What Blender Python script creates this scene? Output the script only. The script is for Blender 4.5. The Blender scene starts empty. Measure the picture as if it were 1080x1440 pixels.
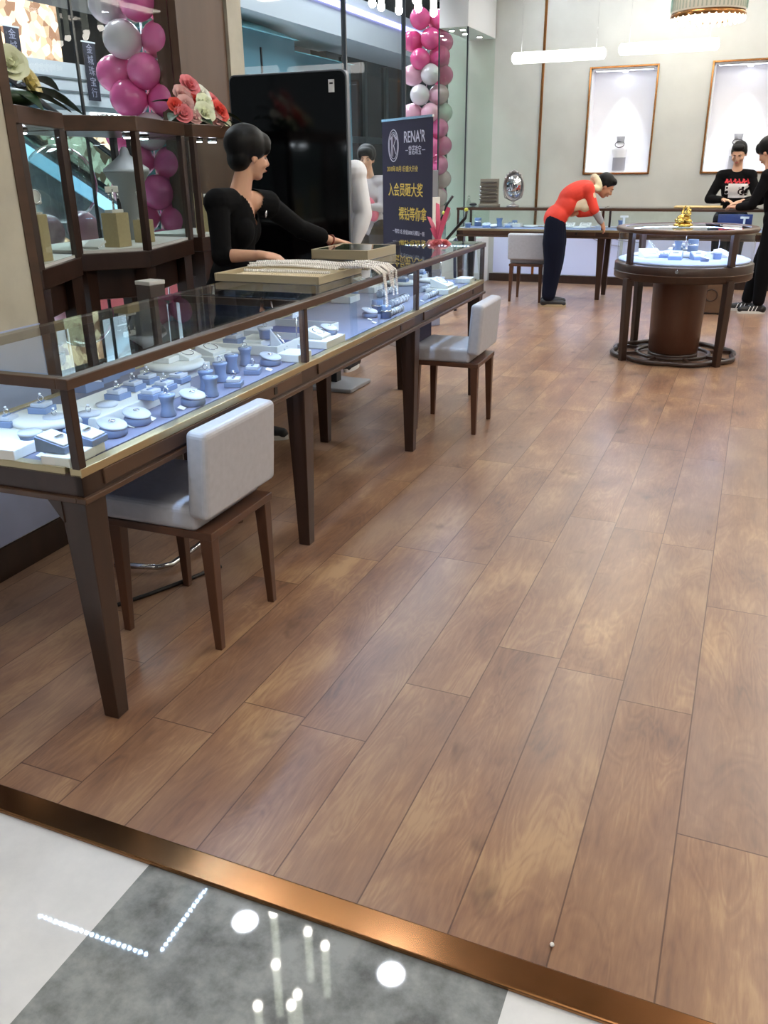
import bpy, bmesh, math, random
from mathutils import Vector, Matrix
PI = math.pi
R = math.radians
random.seed(7)
SC = bpy.context.scene
COL = SC.collection

# ------------------------------------------------------------------ camera
FPX, PITCH, ROLL, YAW, CAM_H = 1183.06, 0.38999, -0.012594, -0.400692, 1.5
fw = Vector((math.sin(YAW)*math.cos(PITCH), math.cos(YAW)*math.cos(PITCH), -math.sin(PITCH)))
r0 = Vector((math.cos(YAW), -math.sin(YAW), 0)); u0 = r0.cross(fw)
RT = r0*math.cos(ROLL) + u0*math.sin(ROLL); UP = RT.cross(fw)
cd = bpy.data.cameras.new('camera'); cam = bpy.data.objects.new('camera', cd); COL.objects.link(cam)
cd.sensor_fit = 'VERTICAL'; cd.sensor_height = 36; cd.sensor_width = 27
cd.lens = FPX/1440*36; cd.clip_end = 200; cd.clip_start = 0.02
cam.matrix_world = Matrix(((RT.x, UP.x, -fw.x, 0), (RT.y, UP.y, -fw.y, 0), (RT.z, UP.z, -fw.z, CAM_H), (0, 0, 0, 1)))
SC.camera = cam

# ------------------------------------------------------------------ light levels
EXPOSURE = 0.66
PANEL_E = 10.5        # shop ceiling panels
DOWN_E = 60.0        # round downlights
LED_E = 150.0         # strips in the display cases
MALL_E = 26.0         # mall ceiling panels
WORLD_E = 0.10
SC.view_settings.view_transform = 'Standard'; SC.view_settings.look = 'None'
SC.view_settings.exposure = EXPOSURE; SC.view_settings.gamma = 1.0; SC.view_settings.use_curve_mapping = False
SC.cycles.max_bounces = 10; SC.cycles.transparent_max_bounces = 40; SC.cycles.glossy_bounces = 4; SC.cycles.diffuse_bounces = 4
SC.cycles.caustics_reflective = False; SC.cycles.caustics_refractive = False
SC.cycles.sample_clamp_indirect = 6.0
w = bpy.data.worlds.new('world'); SC.world = w; w.use_nodes = True
w.node_tree.nodes['Background'].inputs[0].default_value = (0.86, 0.93, 1.0, 1)
w.node_tree.nodes['Background'].inputs[1].default_value = WORLD_E

# ------------------------------------------------------------------ materials
def lin(c):
    return tuple(((v/255)/12.92 if v/255 <= 0.04045 else ((v/255+0.055)/1.055)**2.4) for v in c) + (1,)
MATS = {}
def mat(name, rgb, rough=0.5, metal=0.0, spec=0.5, var=0.0, scale=8.0, stretch=(1, 1, 1), bump=0.0, coat=0.0, sheen=0.0, sss=0.0, coord='Object'):
    if name in MATS: return MATS[name]
    m = bpy.data.materials.new(name); MATS[name] = m; m.use_nodes = True
    nt = m.node_tree; b = nt.nodes['Principled BSDF']; L = nt.links.new
    b.inputs['Base Color'].default_value = lin(rgb); b.inputs['Roughness'].default_value = rough
    b.inputs['Metallic'].default_value = metal; b.inputs['Specular IOR Level'].default_value = spec
    b.inputs['Coat Weight'].default_value = coat; b.inputs['Sheen Weight'].default_value = sheen
    b.inputs['Subsurface Weight'].default_value = sss
    if sss: b.inputs['Subsurface Radius'].default_value = (0.02, 0.008, 0.004); b.inputs['Subsurface Scale'].default_value = 0.5
    if var or bump:
        tc = nt.nodes.new('ShaderNodeTexCoord'); mp = nt.nodes.new('ShaderNodeMapping'); mp.inputs['Scale'].default_value = stretch
        n = nt.nodes.new('ShaderNodeTexNoise'); n.inputs['Scale'].default_value = scale; n.inputs['Detail'].default_value = 6
        L(tc.outputs[coord], mp.inputs[0]); L(mp.outputs[0], n.inputs[0])
        if var:
            mx = nt.nodes.new('ShaderNodeMix'); mx.data_type = 'RGBA'
            c = lin(rgb); mx.inputs[6].default_value = tuple(v*(1-var) for v in c[:3])+(1,); mx.inputs[7].default_value = tuple(min(1, v*(1+var)) for v in c[:3])+(1,)
            mr = nt.nodes.new('ShaderNodeMapRange'); mr.inputs[1].default_value = 0.3; mr.inputs[2].default_value = 0.7
            L(n.outputs[0], mr.inputs[0]); L(mr.outputs[0], mx.inputs[0]); L(mx.outputs[2], b.inputs['Base Color'])
        if bump:
            bp = nt.nodes.new('ShaderNodeBump'); bp.inputs['Strength'].default_value = bump; bp.inputs['Distance'].default_value = 0.01
            L(n.outputs[0], bp.inputs['Height']); L(bp.outputs[0], b.inputs['Normal'])
    return m
def emit(name, rgb, s):
    if name in MATS: return MATS[name]
    m = bpy.data.materials.new(name); MATS[name] = m; m.use_nodes = True
    b = m.node_tree.nodes['Principled BSDF']; b.inputs['Base Color'].default_value = lin(rgb)
    b.inputs['Emission Color'].default_value = lin(rgb); b.inputs['Emission Strength'].default_value = s
    return m
def glassm(name, tint=(250, 253, 252), ior=1.45, refl=1.0, rough=0.0):
    if name in MATS: return MATS[name]
    m = bpy.data.materials.new(name); MATS[name] = m; m.use_nodes = True
    nt = m.node_tree; nt.nodes.remove(nt.nodes['Principled BSDF']); L = nt.links.new
    out = nt.nodes['Material Output']; t = nt.nodes.new('ShaderNodeBsdfTransparent'); g = nt.nodes.new('ShaderNodeBsdfGlossy')
    f = nt.nodes.new('ShaderNodeFresnel'); mx = nt.nodes.new('ShaderNodeMixShader'); mu = nt.nodes.new('ShaderNodeMath'); mu.operation = 'MULTIPLY'
    geo = nt.nodes.new('ShaderNodeNewGeometry'); inv = nt.nodes.new('ShaderNodeMath'); inv.operation = 'SUBTRACT'; inv.inputs[0].default_value = 1.0
    t.inputs[0].default_value = lin(tint); g.inputs[0].default_value = (1, 1, 1, 1); g.inputs['Roughness'].default_value = rough
    f.inputs['IOR'].default_value = ior; mu.inputs[1].default_value = refl; mu2 = nt.nodes.new('ShaderNodeMath'); mu2.operation = 'MULTIPLY'
    L(geo.outputs['Backfacing'], inv.inputs[1]); L(f.outputs[0], mu.inputs[0]); L(mu.outputs[0], mu2.inputs[0]); L(inv.outputs[0], mu2.inputs[1])
    L(mu2.outputs[0], mx.inputs[0]); L(t.outputs[0], mx.inputs[1]); L(g.outputs[0], mx.inputs[2]); L(mx.outputs[0], out.inputs[0])
    return m

def wood_floor():
    m = bpy.data.materials.new('wood_plank_floor'); m.use_nodes = True; nt = m.node_tree; N = nt.nodes.new; L = nt.links.new
    b = nt.nodes['Principled BSDF']
    def mth(op, a=None, c=None, d=None):
        n = N('ShaderNodeMath'); n.operation = op
        for i, v in enumerate((a, c, d)):
            if v is None: continue
            if isinstance(v, (int, float)): n.inputs[i].default_value = v
            else: L(v, n.inputs[i])
        return n.outputs[0]
    tc = N('ShaderNodeTexCoord'); sp = N('ShaderNodeSeparateXYZ'); L(tc.outputs['Object'], sp.inputs[0])
    X, Y = sp.outputs[0], sp.outputs[1]
    W, LEN = 0.21, 1.22
    xs = mth('DIVIDE', mth('SUBTRACT', X, 0.025), W); ix = mth('FLOOR', xs); fx = mth('FRACT', xs)
    wn = N('ShaderNodeTexWhiteNoise'); wn.noise_dimensions = '1D'; L(ix, wn.inputs['W'])
    ys = mth('ADD', mth('DIVIDE', Y, LEN), wn.outputs['Value']); iy = mth('FLOOR', ys); fy = mth('FRACT', ys)
    cv = N('ShaderNodeCombineXYZ'); L(ix, cv.inputs[0]); L(iy, cv.inputs[1])
    pn = N('ShaderNodeTexWhiteNoise'); pn.noise_dimensions = '2D'; L(cv.outputs[0], pn.inputs['Vector'])
    # per-plank coordinate offset, stretched grain
    off = N('ShaderNodeVectorMath'); off.operation = 'SCALE'; L(pn.outputs['Color'], off.inputs[0]); off.inputs['Scale'].default_value = 37.0
    ad = N('ShaderNodeVectorMath'); ad.operation = 'ADD'; L(tc.outputs['Object'], ad.inputs[0]); L(off.outputs[0], ad.inputs[1])
    def noise(sc, scale, det=5, rg=0.55, dist=0.0):
        mp = N('ShaderNodeMapping'); mp.inputs['Scale'].default_value = sc; L(ad.outputs[0], mp.inputs[0])
        n = N('ShaderNodeTexNoise'); n.inputs['Scale'].default_value = scale; n.inputs['Detail'].default_value = det
        n.inputs['Roughness'].default_value = rg; n.inputs['Distortion'].default_value = dist; L(mp.outputs[0], n.inputs[0]); return n.outputs[0]
    grain = noise((1, 0.07, 1), 55, 6, 0.6, 0.6); blotch = noise((1, 0.5, 1), 5.0, 4, 0.5, 0.4); fine = noise((1, 0.12, 1), 160, 3)
    ring = noise((1, 0.22, 1), 9, 2, 0.4, 1.6)
    rm = mth('PINGPONG', mth('MULTIPLY', ring, 16.0), 1.0)
    ramp = N('ShaderNodeValToRGB'); el = ramp.color_ramp.elements
    el[0].position = 0.24; el[0].color = lin((80, 52, 38)); el[1].position = 0.76; el[1].color = lin((182, 146, 104))
    e = el.new(0.42); e.color = lin((126, 87, 60)); e = el.new(0.58); e.color = lin((150, 111, 79))
    t = mth('ADD', mth('MULTIPLY', mth('SUBTRACT', blotch, 0.5), 0.95), mth('ADD', mth('MULTIPLY', mth('SUBTRACT', grain, 0.5), 0.30), 0.50)); t = mth('ADD', t, mth('MULTIPLY', mth('SUBTRACT', pn.outputs['Value'], 0.5), 0.07))
    t = mth('ADD', t, mth('MULTIPLY', mth('SUBTRACT', rm, 0.5), 0.10)); t = mth('ADD', t, mth('MULTIPLY', mth('SUBTRACT', fine, 0.5), 0.22)); t = mth('ADD', t, 0.04)
    L(t, ramp.inputs[0])
    # some planks greyer
    gm = N('ShaderNodeMix'); gm.data_type = 'RGBA'; gm.inputs[7].default_value = lin((140, 119, 108)); L(ramp.outputs[0], gm.inputs[6])
    gn = noise((1, 0.3, 1), 3.0, 2)
    L(mth('MULTIPLY', mth('ADD', mth('MULTIPLY', pn.outputs['Value'], 0.5), 0.55), mth('MULTIPLY', gn, 0.95)), gm.inputs[0])
    # knots: small dark elongated spots
    kno = noise((1, 0.55, 1), 7.0, 3, 0.5, 0.3)
    kn = N('ShaderNodeMapRange'); kn.inputs[1].default_value = 0.66; kn.inputs[2].default_value = 0.78; kn.inputs[3].default_value = 0.0; kn.inputs[4].default_value = 0.75; L(kno, kn.inputs[0])
    km = N('ShaderNodeMix'); km.data_type = 'RGBA'; km.inputs[7].default_value = lin((64, 42, 34)); L(gm.outputs[2], km.inputs[6]); L(mth('MULTIPLY', kn.outputs[0], mth('ADD', mth('MULTIPLY', grain, 1.2), 0.2)), km.inputs[0])
    ex = mth('MINIMUM', fx, mth('SUBTRACT', 1.0, fx)); ey = mth('MULTIPLY', mth('MINIMUM', fy, mth('SUBTRACT', 1.0, fy)), LEN/W)
    seam = mth('LESS_THAN', mth('MINIMUM', ex, ey), 0.0085)
    sm = N('ShaderNodeMix'); sm.data_type = 'RGBA'; sm.inputs[7].default_value = lin((72, 48, 38)); L(km.outputs[2], sm.inputs[6]); L(mth('MULTIPLY', seam, 0.75), sm.inputs[0])
    L(sm.outputs[2], b.inputs['Base Color'])
    rr = N('ShaderNodeMapRange'); rr.inputs[3].default_value = 0.285; rr.inputs[4].default_value = 0.325; L(blotch, rr.inputs[0]); L(rr.outputs[0], b.inputs['Roughness'])
    b.inputs['Specular IOR Level'].default_value = 0.5
    bp = N('ShaderNodeBump'); bp.inputs['Strength'].default_value = 0.10; bp.inputs['Distance'].default_value = 0.003
    L(mth('SUBTRACT', grain, mth('MULTIPLY', seam, 1.5)), bp.inputs['Height']); L(bp.outputs[0], b.inputs['Normal'])
    return m
def tile_floor():
    m = bpy.data.materials.new('mall_tile'); m.use_nodes = True; nt = m.node_tree; N = nt.nodes.new; L = nt.links.new; b = nt.nodes['Principled BSDF']
    tc = N('ShaderNodeTexCoord'); sp = N('ShaderNodeSeparateXYZ'); L(tc.outputs['Object'], sp.inputs[0])
    def mth(op, a, c):
        n = N('ShaderNodeMath'); n.operation = op
        for i, v in enumerate((a, c)):
            if isinstance(v, (int, float)): n.inputs[i].default_value = v
            else: L(v, n.inputs[i])
        return n.outputs[0]
    g = mth('MULTIPLY', mth('GREATER_THAN', sp.outputs[0], -1.10), mth('LESS_THAN', sp.outputs[0], -0.243))
    n = N('ShaderNodeTexNoise'); n.inputs['Scale'].default_value = 9; n.inputs['Detail'].default_value = 7; n.inputs['Roughness'].default_value = 0.65; L(tc.outputs['Object'], n.inputs[0])
    rg = N('ShaderNodeValToRGB'); rg.color_ramp.elements[0].position = 0.33; rg.color_ramp.elements[0].color = lin((98, 103, 106)); rg.color_ramp.elements[1].position = 0.6; rg.color_ramp.elements[1].color = lin((150, 156, 160)); L(n.outputs[0], rg.inputs[0])
    rw = N('ShaderNodeValToRGB'); rw.color_ramp.elements[0].position = 0.3; rw.color_ramp.elements[0].color = lin((212, 216, 222)); rw.color_ramp.elements[1].position = 0.7; rw.color_ramp.elements[1].color = lin((226, 229, 234)); L(n.outputs[0], rw.inputs[0])
    mx = N('ShaderNodeMix'); mx.data_type = 'RGBA'; L(g, mx.inputs[0]); L(rw.outputs[0], mx.inputs[6]); L(rg.outputs[0], mx.inputs[7]); L(mx.outputs[2], b.inputs['Base Color'])
    b.inputs['Roughness'].default_value = 0.03; b.inputs['Specular IOR Level'].default_value = 0.6
    return m

BROWN = mat('dark_walnut', (54, 36, 28), 0.3, var=0.25, scale=14, stretch=(1, 1, 0.15))
BROWN2 = mat('walnut_top', (76, 54, 40), 0.3, var=0.25, scale=14, stretch=(1, 0.2, 1))
BRASS = mat('aged_brass', (176, 122, 74), 0.25, metal=1.0)
BRONZE = mat('bronze_strip', (150, 106, 70), 0.2, metal=1.0, var=0.45, scale=2.5)
STUCCO = mat('cream_stucco', (200, 202, 196), 0.5, var=0.07, scale=2.2, bump=0.08)
STUCCO2 = mat('warm_cream_stucco', (188, 182, 164), 0.6, var=0.12, scale=5, bump=0.15)
WHITE = mat('white_paint', (225, 226, 224), 0.5)
CEIL = mat('ceiling_paint', (214, 213, 206), 0.8)
LEATHER = mat('silver_grey_leather', (176, 178, 186), 0.38, var=0.05, scale=40, bump=0.05)
CHAIRWOOD = mat('chair_walnut', (84, 54, 38), 0.35, var=0.25, scale=14, stretch=(1, 1, 0.15))
GLASS = glassm('clear_glass')
TOPGLASS = glassm('counter_top_glass', (240, 246, 248), 1.55)
BLUEVELVET = mat('grey_blue_velvet', (104, 112, 146), 0.9, sheen=0.3)
PALE = mat('pale_grey_leatherette', (190, 194, 204), 0.55)
PALE2 = mat('grey_leatherette', (140, 146, 170), 0.6)
OFFWHITE = mat('off_white_board', (222, 222, 218), 0.6)
CARD = mat('white_card', (238, 238, 238), 0.6)
SILVER = mat('silver_metal', (220, 222, 228), 0.15, metal=1.0)
GOLD = mat('gold_metal', (205, 170, 90), 0.22, metal=1.0)
CHROME = mat('chrome', (200, 202, 206), 0.12, metal=1.0)
BLACK = mat('black_plastic', (16, 16, 18), 0.35)
BLACKGLOSS = mat('black_screen', (5, 5, 7), 0.12)
BEIGE = mat('beige_linen', (186, 168, 128), 0.8, var=0.05, scale=60)
PEARL = mat('pearl', (236, 228, 214), 0.25, coat=0.4)
NAVYGLASS = mat('dark_grey_frame', (48, 54, 60), 0.3)

# ------------------------------------------------------------------ mesh building
class MB:
    def __init__(s): s.v = []; s.f = []; s.m = []; s.sm = []
    def add(s, vs, fs, mi=0, smooth=False):
        o = len(s.v); s.v += [tuple(v) for v in vs]
        for f in fs: s.f.append([i+o for i in f]); s.m.append(mi); s.sm.append(smooth)
        return s
    def box(s, c, d, rz=0, mi=0, M=None):
        x, y, z = d[0]/2, d[1]/2, d[2]/2; vs = [Vector((a, b, e)) for a in (-x, x) for b in (-y, y) for e in (-z, z)]
        Q = M if M else Matrix.Rotation(rz, 3, 'Z')
        vs = [Q @ v + Vector(c) for v in vs]
        return s.add(vs, [(0, 1, 3, 2), (4, 6, 7, 5), (0, 4, 5, 1), (2, 3, 7, 6), (0, 2, 6, 4), (1, 5, 7, 3)], mi)
    def span(s, a, b, mi=0):
        return s.box([(a[i]+b[i])/2 for i in range(3)], [abs(b[i]-a[i]) for i in range(3)], 0, mi)
    def prism(s, poly, z0, z1, mi=0, smooth=False):
        n = len(poly); a = sum(poly[i][0]*poly[(i+1) % n][1]-poly[(i+1) % n][0]*poly[i][1] for i in range(n))
        if a < 0: poly = poly[::-1]
        vs = [(p[0], p[1], z0) for p in poly] + [(p[0], p[1], z1) for p in poly]
        s.add(vs, [tuple(range(n-1, -1, -1)), tuple(range(n, 2*n))], mi)
        o = len(s.v)-2*n
        for i in range(n): s.f.append([o+i, o+(i+1) % n, o+n+(i+1) % n, o+n+i]); s.m.append(mi); s.sm.append(smooth)
        return s
    def lathe(s, prof, c=(0, 0, 0), seg=24, mi=0, smooth=True, M=None, caps=True, sx=1, sy=1):
        vs = []; k = len(prof)
        for (r, z) in prof:
            for i in range(seg):
                t = 2*PI*i/seg; vs.append(Vector((r*math.cos(t)*sx, r*math.sin(t)*sy, z)))
        if M: vs = [M @ v for v in vs]
        vs = [v+Vector(c) for v in vs]; fs = []
        for j in range(k-1):
            for i in range(seg):
                fs.append((j*seg+i, j*seg+(i+1) % seg, (j+1)*seg+(i+1) % seg, (j+1)*seg+i))
        s.add(vs, fs, mi, smooth)
        if caps:
            o = len(s.v)-len(vs); s.f.append([o+i for i in range(seg-1, -1, -1)]); s.f.append([o+(k-1)*seg+i for i in range(seg)]); s.m += [mi, mi]; s.sm += [False, False]
        return s
    def cyl(s, c, r, h, seg=20, mi=0, r2=None, M=None):
        return s.lathe([(r, 0), (r if r2 is None else r2, h)], c, seg, mi, True, M)
    def ell(s, c, rad, M=None, seg=16, rings=10, mi=0):
        vs = []; fs = []
        for j in range(rings+1):
            ph = PI*j/rings
            for i in range(seg):
                t = 2*PI*i/seg; v = Vector((rad[0]*math.sin(ph)*math.cos(t), rad[1]*math.sin(ph)*math.sin(t), -rad[2]*math.cos(ph)))
                vs.append((M @ v if M else v)+Vector(c))
        for j in range(rings):
            for i in range(seg): fs.append((j*seg+i, j*seg+(i+1) % seg, (j+1)*seg+(i+1) % seg, (j+1)*seg+i))
        return s.add(vs, fs, mi, True)
    def tube(s, pts, r, seg=8, mi=0, closed=False):
        pts = [Vector(p) for p in pts]; n = len(pts); rr = r if isinstance(r, (list, tuple)) else [r]*n; vs = []; fs = []; prev = None
        for k, p in enumerate(pts):
            if closed: d = pts[(k+1) % n]-pts[k-1]
            else: d = (pts[min(k+1, n-1)]-pts[max(k-1, 0)])
            if d.length < 1e-9: d = Vector((0, 0, 1))
            d.normalize()
            a = prev - d*prev.dot(d) if prev is not None else d.orthogonal()
            if a.length < 1e-6: a = d.orthogonal()
            a.normalize(); prev = a; b = d.cross(a)
            for i in range(seg): t = 2*PI*i/seg; vs.append(p+(a*math.cos(t)+b*math.sin(t))*rr[k])
        m = n if closed else n-1
        for k in range(m):
            for i in range(seg): fs.append((k*seg+i, k*seg+(i+1) % seg, ((k+1) % n)*seg+(i+1) % seg, ((k+1) % n)*seg+i))
        s.add(vs, fs, mi, True)
        if not closed:
            o = len(s.v)-len(vs); s.f += [[o+i for i in range(seg-1, -1, -1)], [o+(n-1)*seg+i for i in range(seg)]]; s.m += [mi, mi]; s.sm += [False, False]
        return s
    def bar(s, a, b, w, h, up=(0, 0, 1), mi=0, w2=None, h2=None):
        a, b = Vector(a), Vector(b); d = (b-a).normalized(); u = Vector(up); x = d.cross(u).normalized(); u = x.cross(d)
        w2 = w if w2 is None else w2; h2 = h if h2 is None else h2
        vs = [a+x*sx*w/2+u*sy*h/2 for sx, sy in ((-1, -1), (1, -1), (1, 1), (-1, 1))] + [b+x*sx*w2/2+u*sy*h2/2 for sx, sy in ((-1, -1), (1, -1), (1, 1), (-1, 1))]
        return s.add(vs, [(3, 2, 1, 0), (4, 5, 6, 7), (0, 1, 5, 4), (1, 2, 6, 5), (2, 3, 7, 6), (3, 0, 4, 7)], mi)
    def build(s, name, m, parent=None, loc=None, bevel=0.0, seg=2, fix=False):
        me = bpy.data.meshes.new(name); me.from_pydata(s.v, [], s.f); 
        for mm in (m if isinstance(m, (list, tuple)) else [m]): me.materials.append(mm)
        me.polygons.foreach_set('material_index', s.m); me.polygons.foreach_set('use_smooth', s.sm); me.update()
        if fix:
            b = bmesh.new(); b.from_mesh(me); bmesh.ops.recalc_face_normals(b, faces=b.faces); b.to_mesh(me); b.free()
        o = bpy.data.objects.new(name, me); COL.objects.link(o)
        if parent: o.parent = parent
        if loc: o.location = loc
        if bevel:
            md = o.modifiers.new('bevel', 'BEVEL'); md.width = bevel; md.segments = seg; md.limit_method = 'ANGLE'; md.angle_limit = R(40)
        return o
def tag(o, label=None, cat=None, group=None, kind=None):
    if label: o['label'] = label
    if cat: o['category'] = cat
    if group: o['group'] = group
    if kind: o['kind'] = kind
    return o
def empty(name, loc=(0, 0, 0), rz=0, label=None, cat=None, group=None):
    o = bpy.data.objects.new(name, None); COL.objects.link(o); o.location = loc; o.rotation_euler = (0, 0, rz); o.empty_display_size = 0.05
    return tag(o, label, cat, group)
KIDS = {}
def kids(o): return [c for c in bpy.data.objects if c.parent is o]
def copy_tree(o, parent=None):
    c = o.copy(); COL.objects.link(c)
    if parent: c.parent = parent
    for ch in kids(o): copy_tree(ch, c)
    return c
def struct(mb, name, m, parent=None, bevel=0.0, label=None):
    o = mb.build(name, m, parent, bevel=bevel)
    if not parent: o['kind'] = 'structure'
    if label: o['label'] = label
    return o
def text(name, body, size, loc, right, up, m, parent=None, align='CENTER', extrude=0.002, width=None, bold=0.0):
    cu = bpy.data.curves.new(name, 'FONT'); cu.body = body; cu.size = size; cu.align_x = align; cu.align_y = 'CENTER'; cu.extrude = extrude; cu.offset = bold
    cu.resolution_u = 3
    t = bpy.data.objects.new(name, cu); COL.objects.link(t); bpy.context.view_layer.update()
    me = bpy.data.meshes.new_from_object(t.evaluated_get(bpy.context.evaluated_depsgraph_get())); bpy.data.objects.remove(t)
    me.materials.clear(); me.materials.append(m)
    if width and len(me.vertices):
        xs = [v.co.x for v in me.vertices]; k = width/max(1e-6, max(xs)-min(xs))
        for v in me.vertices: v.co.x *= k
    r, u = Vector(right).normalized(), Vector(up).normalized(); n = r.cross(u)
    o = bpy.data.objects.new(name, me); COL.objects.link(o)
    M = Matrix(((r.x, u.x, n.x, loc[0]), (r.y, u.y, n.y, loc[1]), (r.z, u.z, n.z, loc[2]), (0, 0, 0, 1)))
    if parent: o.parent = parent
    o.matrix_local = M
    return o
ORD = ['first', 'second', 'third', 'fourth', 'fifth', 'sixth', 'seventh', 'eighth', 'ninth', 'tenth', 'eleventh', 'twelfth', 'thirteenth', 'fourteenth', 'fifteenth', 'sixteenth', 'seventeenth', 'eighteenth', 'nineteenth', 'twentieth', 'twenty-first', 'twenty-second', 'twenty-third', 'twenty-fourth', 'twenty-fifth', 'twenty-sixth', 'twenty-seventh', 'twenty-eighth', 'twenty-ninth', 'thirtieth', 'thirty-first', 'thirty-second', 'thirty-third', 'thirty-fourth', 'thirty-fifth', 'thirty-sixth', 'thirty-seventh', 'thirty-eighth', 'thirty-ninth', 'fortieth']

# ================================================================== STRUCTURE
b = MB(); b.span((-3.9, 1.235, -0.05), (3.2, 12.3, 0.0)); struct(b, 'floor', wood_floor(), label='warm brown wood plank floor of the shop')
b = MB(); b.span((-40, -6, -0.05), (8, 1.17, 0.0)); b.span((-40, 1.17, -0.05), (-3.9, 45, 0.0)); struct(b, 'floor_mall', tile_floor(), label='polished white and grey mall tiles')
b = MB(); b.prism([(-3.9, 1.165), (3.2, 1.165), (3.2, 1.24), (-3.9, 1.24)], 0, 0.012); struct(b, 'trim_1', BRONZE, bevel=0.004, label='bronze threshold strip between wood and tiles')
HC = 3.6
b = MB(); b.span((-3.9, -6, HC), (5, 12.3, HC+0.1)); struct(b, 'ceiling', CEIL)
# back wall with two niches
NZ0, NZ1 = 1.39, 2.58
NICHES = [(-2.13, -1.345), (-0.70, 0.085)]
b = MB(); YB = 11.8
xs = [-4.0, NICHES[0][0], NICHES[0][1], NICHES[1][0], NICHES[1][1], 3.2]
for i in range(5):
    if i in (1, 3):
        b.span((xs[i], YB, 0), (xs[i+1], YB+0.3, NZ0)); b.span((xs[i], YB, NZ1), (xs[i+1], YB+0.3, HC))
        b.span((xs[i], YB+0.25, NZ0), (xs[i+1], YB+0.3, NZ1))
    else: b.span((xs[i], YB, 0), (xs[i+1], YB+0.3, HC))
wb = struct(b, 'wall_back', STUCCO)
NIW = mat('niche_white', (240, 241, 246), 0.5)
for k, (x0, x1) in enumerate(NICHES):
    m = MB(); t = 0.012
    m.span((x0, YB+0.01, NZ0), (x0+t, YB+0.25, NZ1)); m.span((x1-t, YB+0.01, NZ0), (x1, YB+0.25, NZ1)); m.span((x0, YB+0.01, NZ0), (x1, YB+0.25, NZ0+t)); m.span((x0, YB+0.01, NZ1-t), (x1, YB+0.25, NZ1)); m.span((x0, YB+0.24, NZ0), (x1, YB+0.25, NZ1))
    m.build('niche_lining', NIW, wb)
    f = MB(); t = 0.022
    f.span((x0-t, YB-0.02, NZ0-t), (x0, YB+0.02, NZ1+t)); f.span((x1, YB-0.02, NZ0-t), (x1+t, YB+0.02, NZ1+t)); f.span((x0, YB-0.02, NZ1), (x1, YB+0.02, NZ1+t)); f.span((x0, YB-0.02, NZ0-t), (x1, YB+0.02, NZ0))
    struct(f, f'trim_{k+2}', BRASS, bevel=0.004, label='thin brass frame around the lit wall niche')
    sp = empty('niche_spotlight', ((x0+x1)/2, YB+0.12, NZ1-0.03), 0, ('left' if k == 0 else 'right')+' recessed spotlight at the top of the '+('left' if k == 0 else 'right')+' lit wall niche', 'spotlight', 'niche spotlights')
    MB().cyl((0, 0, -0.005), 0.045, 0.022).build('housing', CHROME, sp); MB().cyl((0, 0, -0.012), 0.032, 0.006).build('lens', emit('niche_lens', (235, 240, 255), 15), sp)
    ld = bpy.data.lights.new('niche_lamp', 'SPOT'); ld.energy = 34; ld.spot_size = R(62); ld.spot_blend = 0.5; ld.shadow_soft_size = 0.03; ld.color = (0.9, 0.94, 1.0)
    lo = bpy.data.objects.new('niche_lamp', ld); COL.objects.link(lo); lo.parent = sp; lo.location = (0, -0.02, -0.02); lo.rotation_euler = (R(-4), 0, 0)
    fl = empty('niche_strip_light', ((x0+x1)/2, YB+0.05, NZ1-0.02), 0, ('left' if k == 0 else 'right')+' light strip along the upper front edge of the '+('left' if k == 0 else 'right')+' niche', 'light strip', 'niche light strips')
    MB().box((0, 0, 0), (0.7, 0.03, 0.012)).build('channel', WHITE, fl); MB().box((0, 0.004, -0.008), (0.68, 0.02, 0.006)).build('diffuser', emit('niche_strip', (232, 238, 255), 5), fl)
f = MB(); f.span((-2.755, YB-0.018, 0.0), (-2.722, YB+0.0, HC)); struct(f, 'trim_4', BRASS, bevel=0.003, label='slim vertical brass strip on the cream back wall')
f = MB(); f.span((-3.35, YB-0.02, 0), (3.0, YB, 0.1)); struct(f, 'baseboard_back', BROWN)
f = MB(); f.span((-2.0, YB-0.012, 0.1), (-1.5, YB, 0.72)); 
# right and front
b = MB(); b.span((3.0, 1.2, 0), (3.2, 12.0, HC)); struct(b, 'wall_right', STUCCO)
# left pier (cream) with brown edge and baseboard
PX = -2.53
b = MB(); b.prism([(PX, 1.26), (PX-0.045, 2.585), (-3.3, 2.585), (-3.3, 1.26)], 0, HC); struct(b, 'wall_left', STUCCO2, label='cream textured pier at the shop front')
b = MB(); b.prism([(PX+0.012, 1.262), (PX-0.033, 2.585), (PX-0.045, 2.585), (PX, 1.262)], 0, 0.13); struct(b, 'baseboard_left', BROWN)
b = MB(); b.prism([(PX+0.006, 1.262), (PX-0.039, 2.584), (PX-0.045, 2.584), (PX, 1.262)], 0.135, 0.94); struct(b, 'trim_30', mat('led_tinted_panel', (176, 188, 222), 0.5, var=0.08, scale=5), label='lower panel, bluish LED light painted in, on the cream pier behind the long counter')  # blue of the counter LED light is painted into this panel's colour
b = MB(); b.prism([(PX-0.04, 2.585), (PX-0.03, 2.62), (-3.3, 2.62), (-3.3, 2.585)], 0, HC); struct(b, 'trim_5', BROWN2, label='brown wooden edge of the cream pier')
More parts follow.
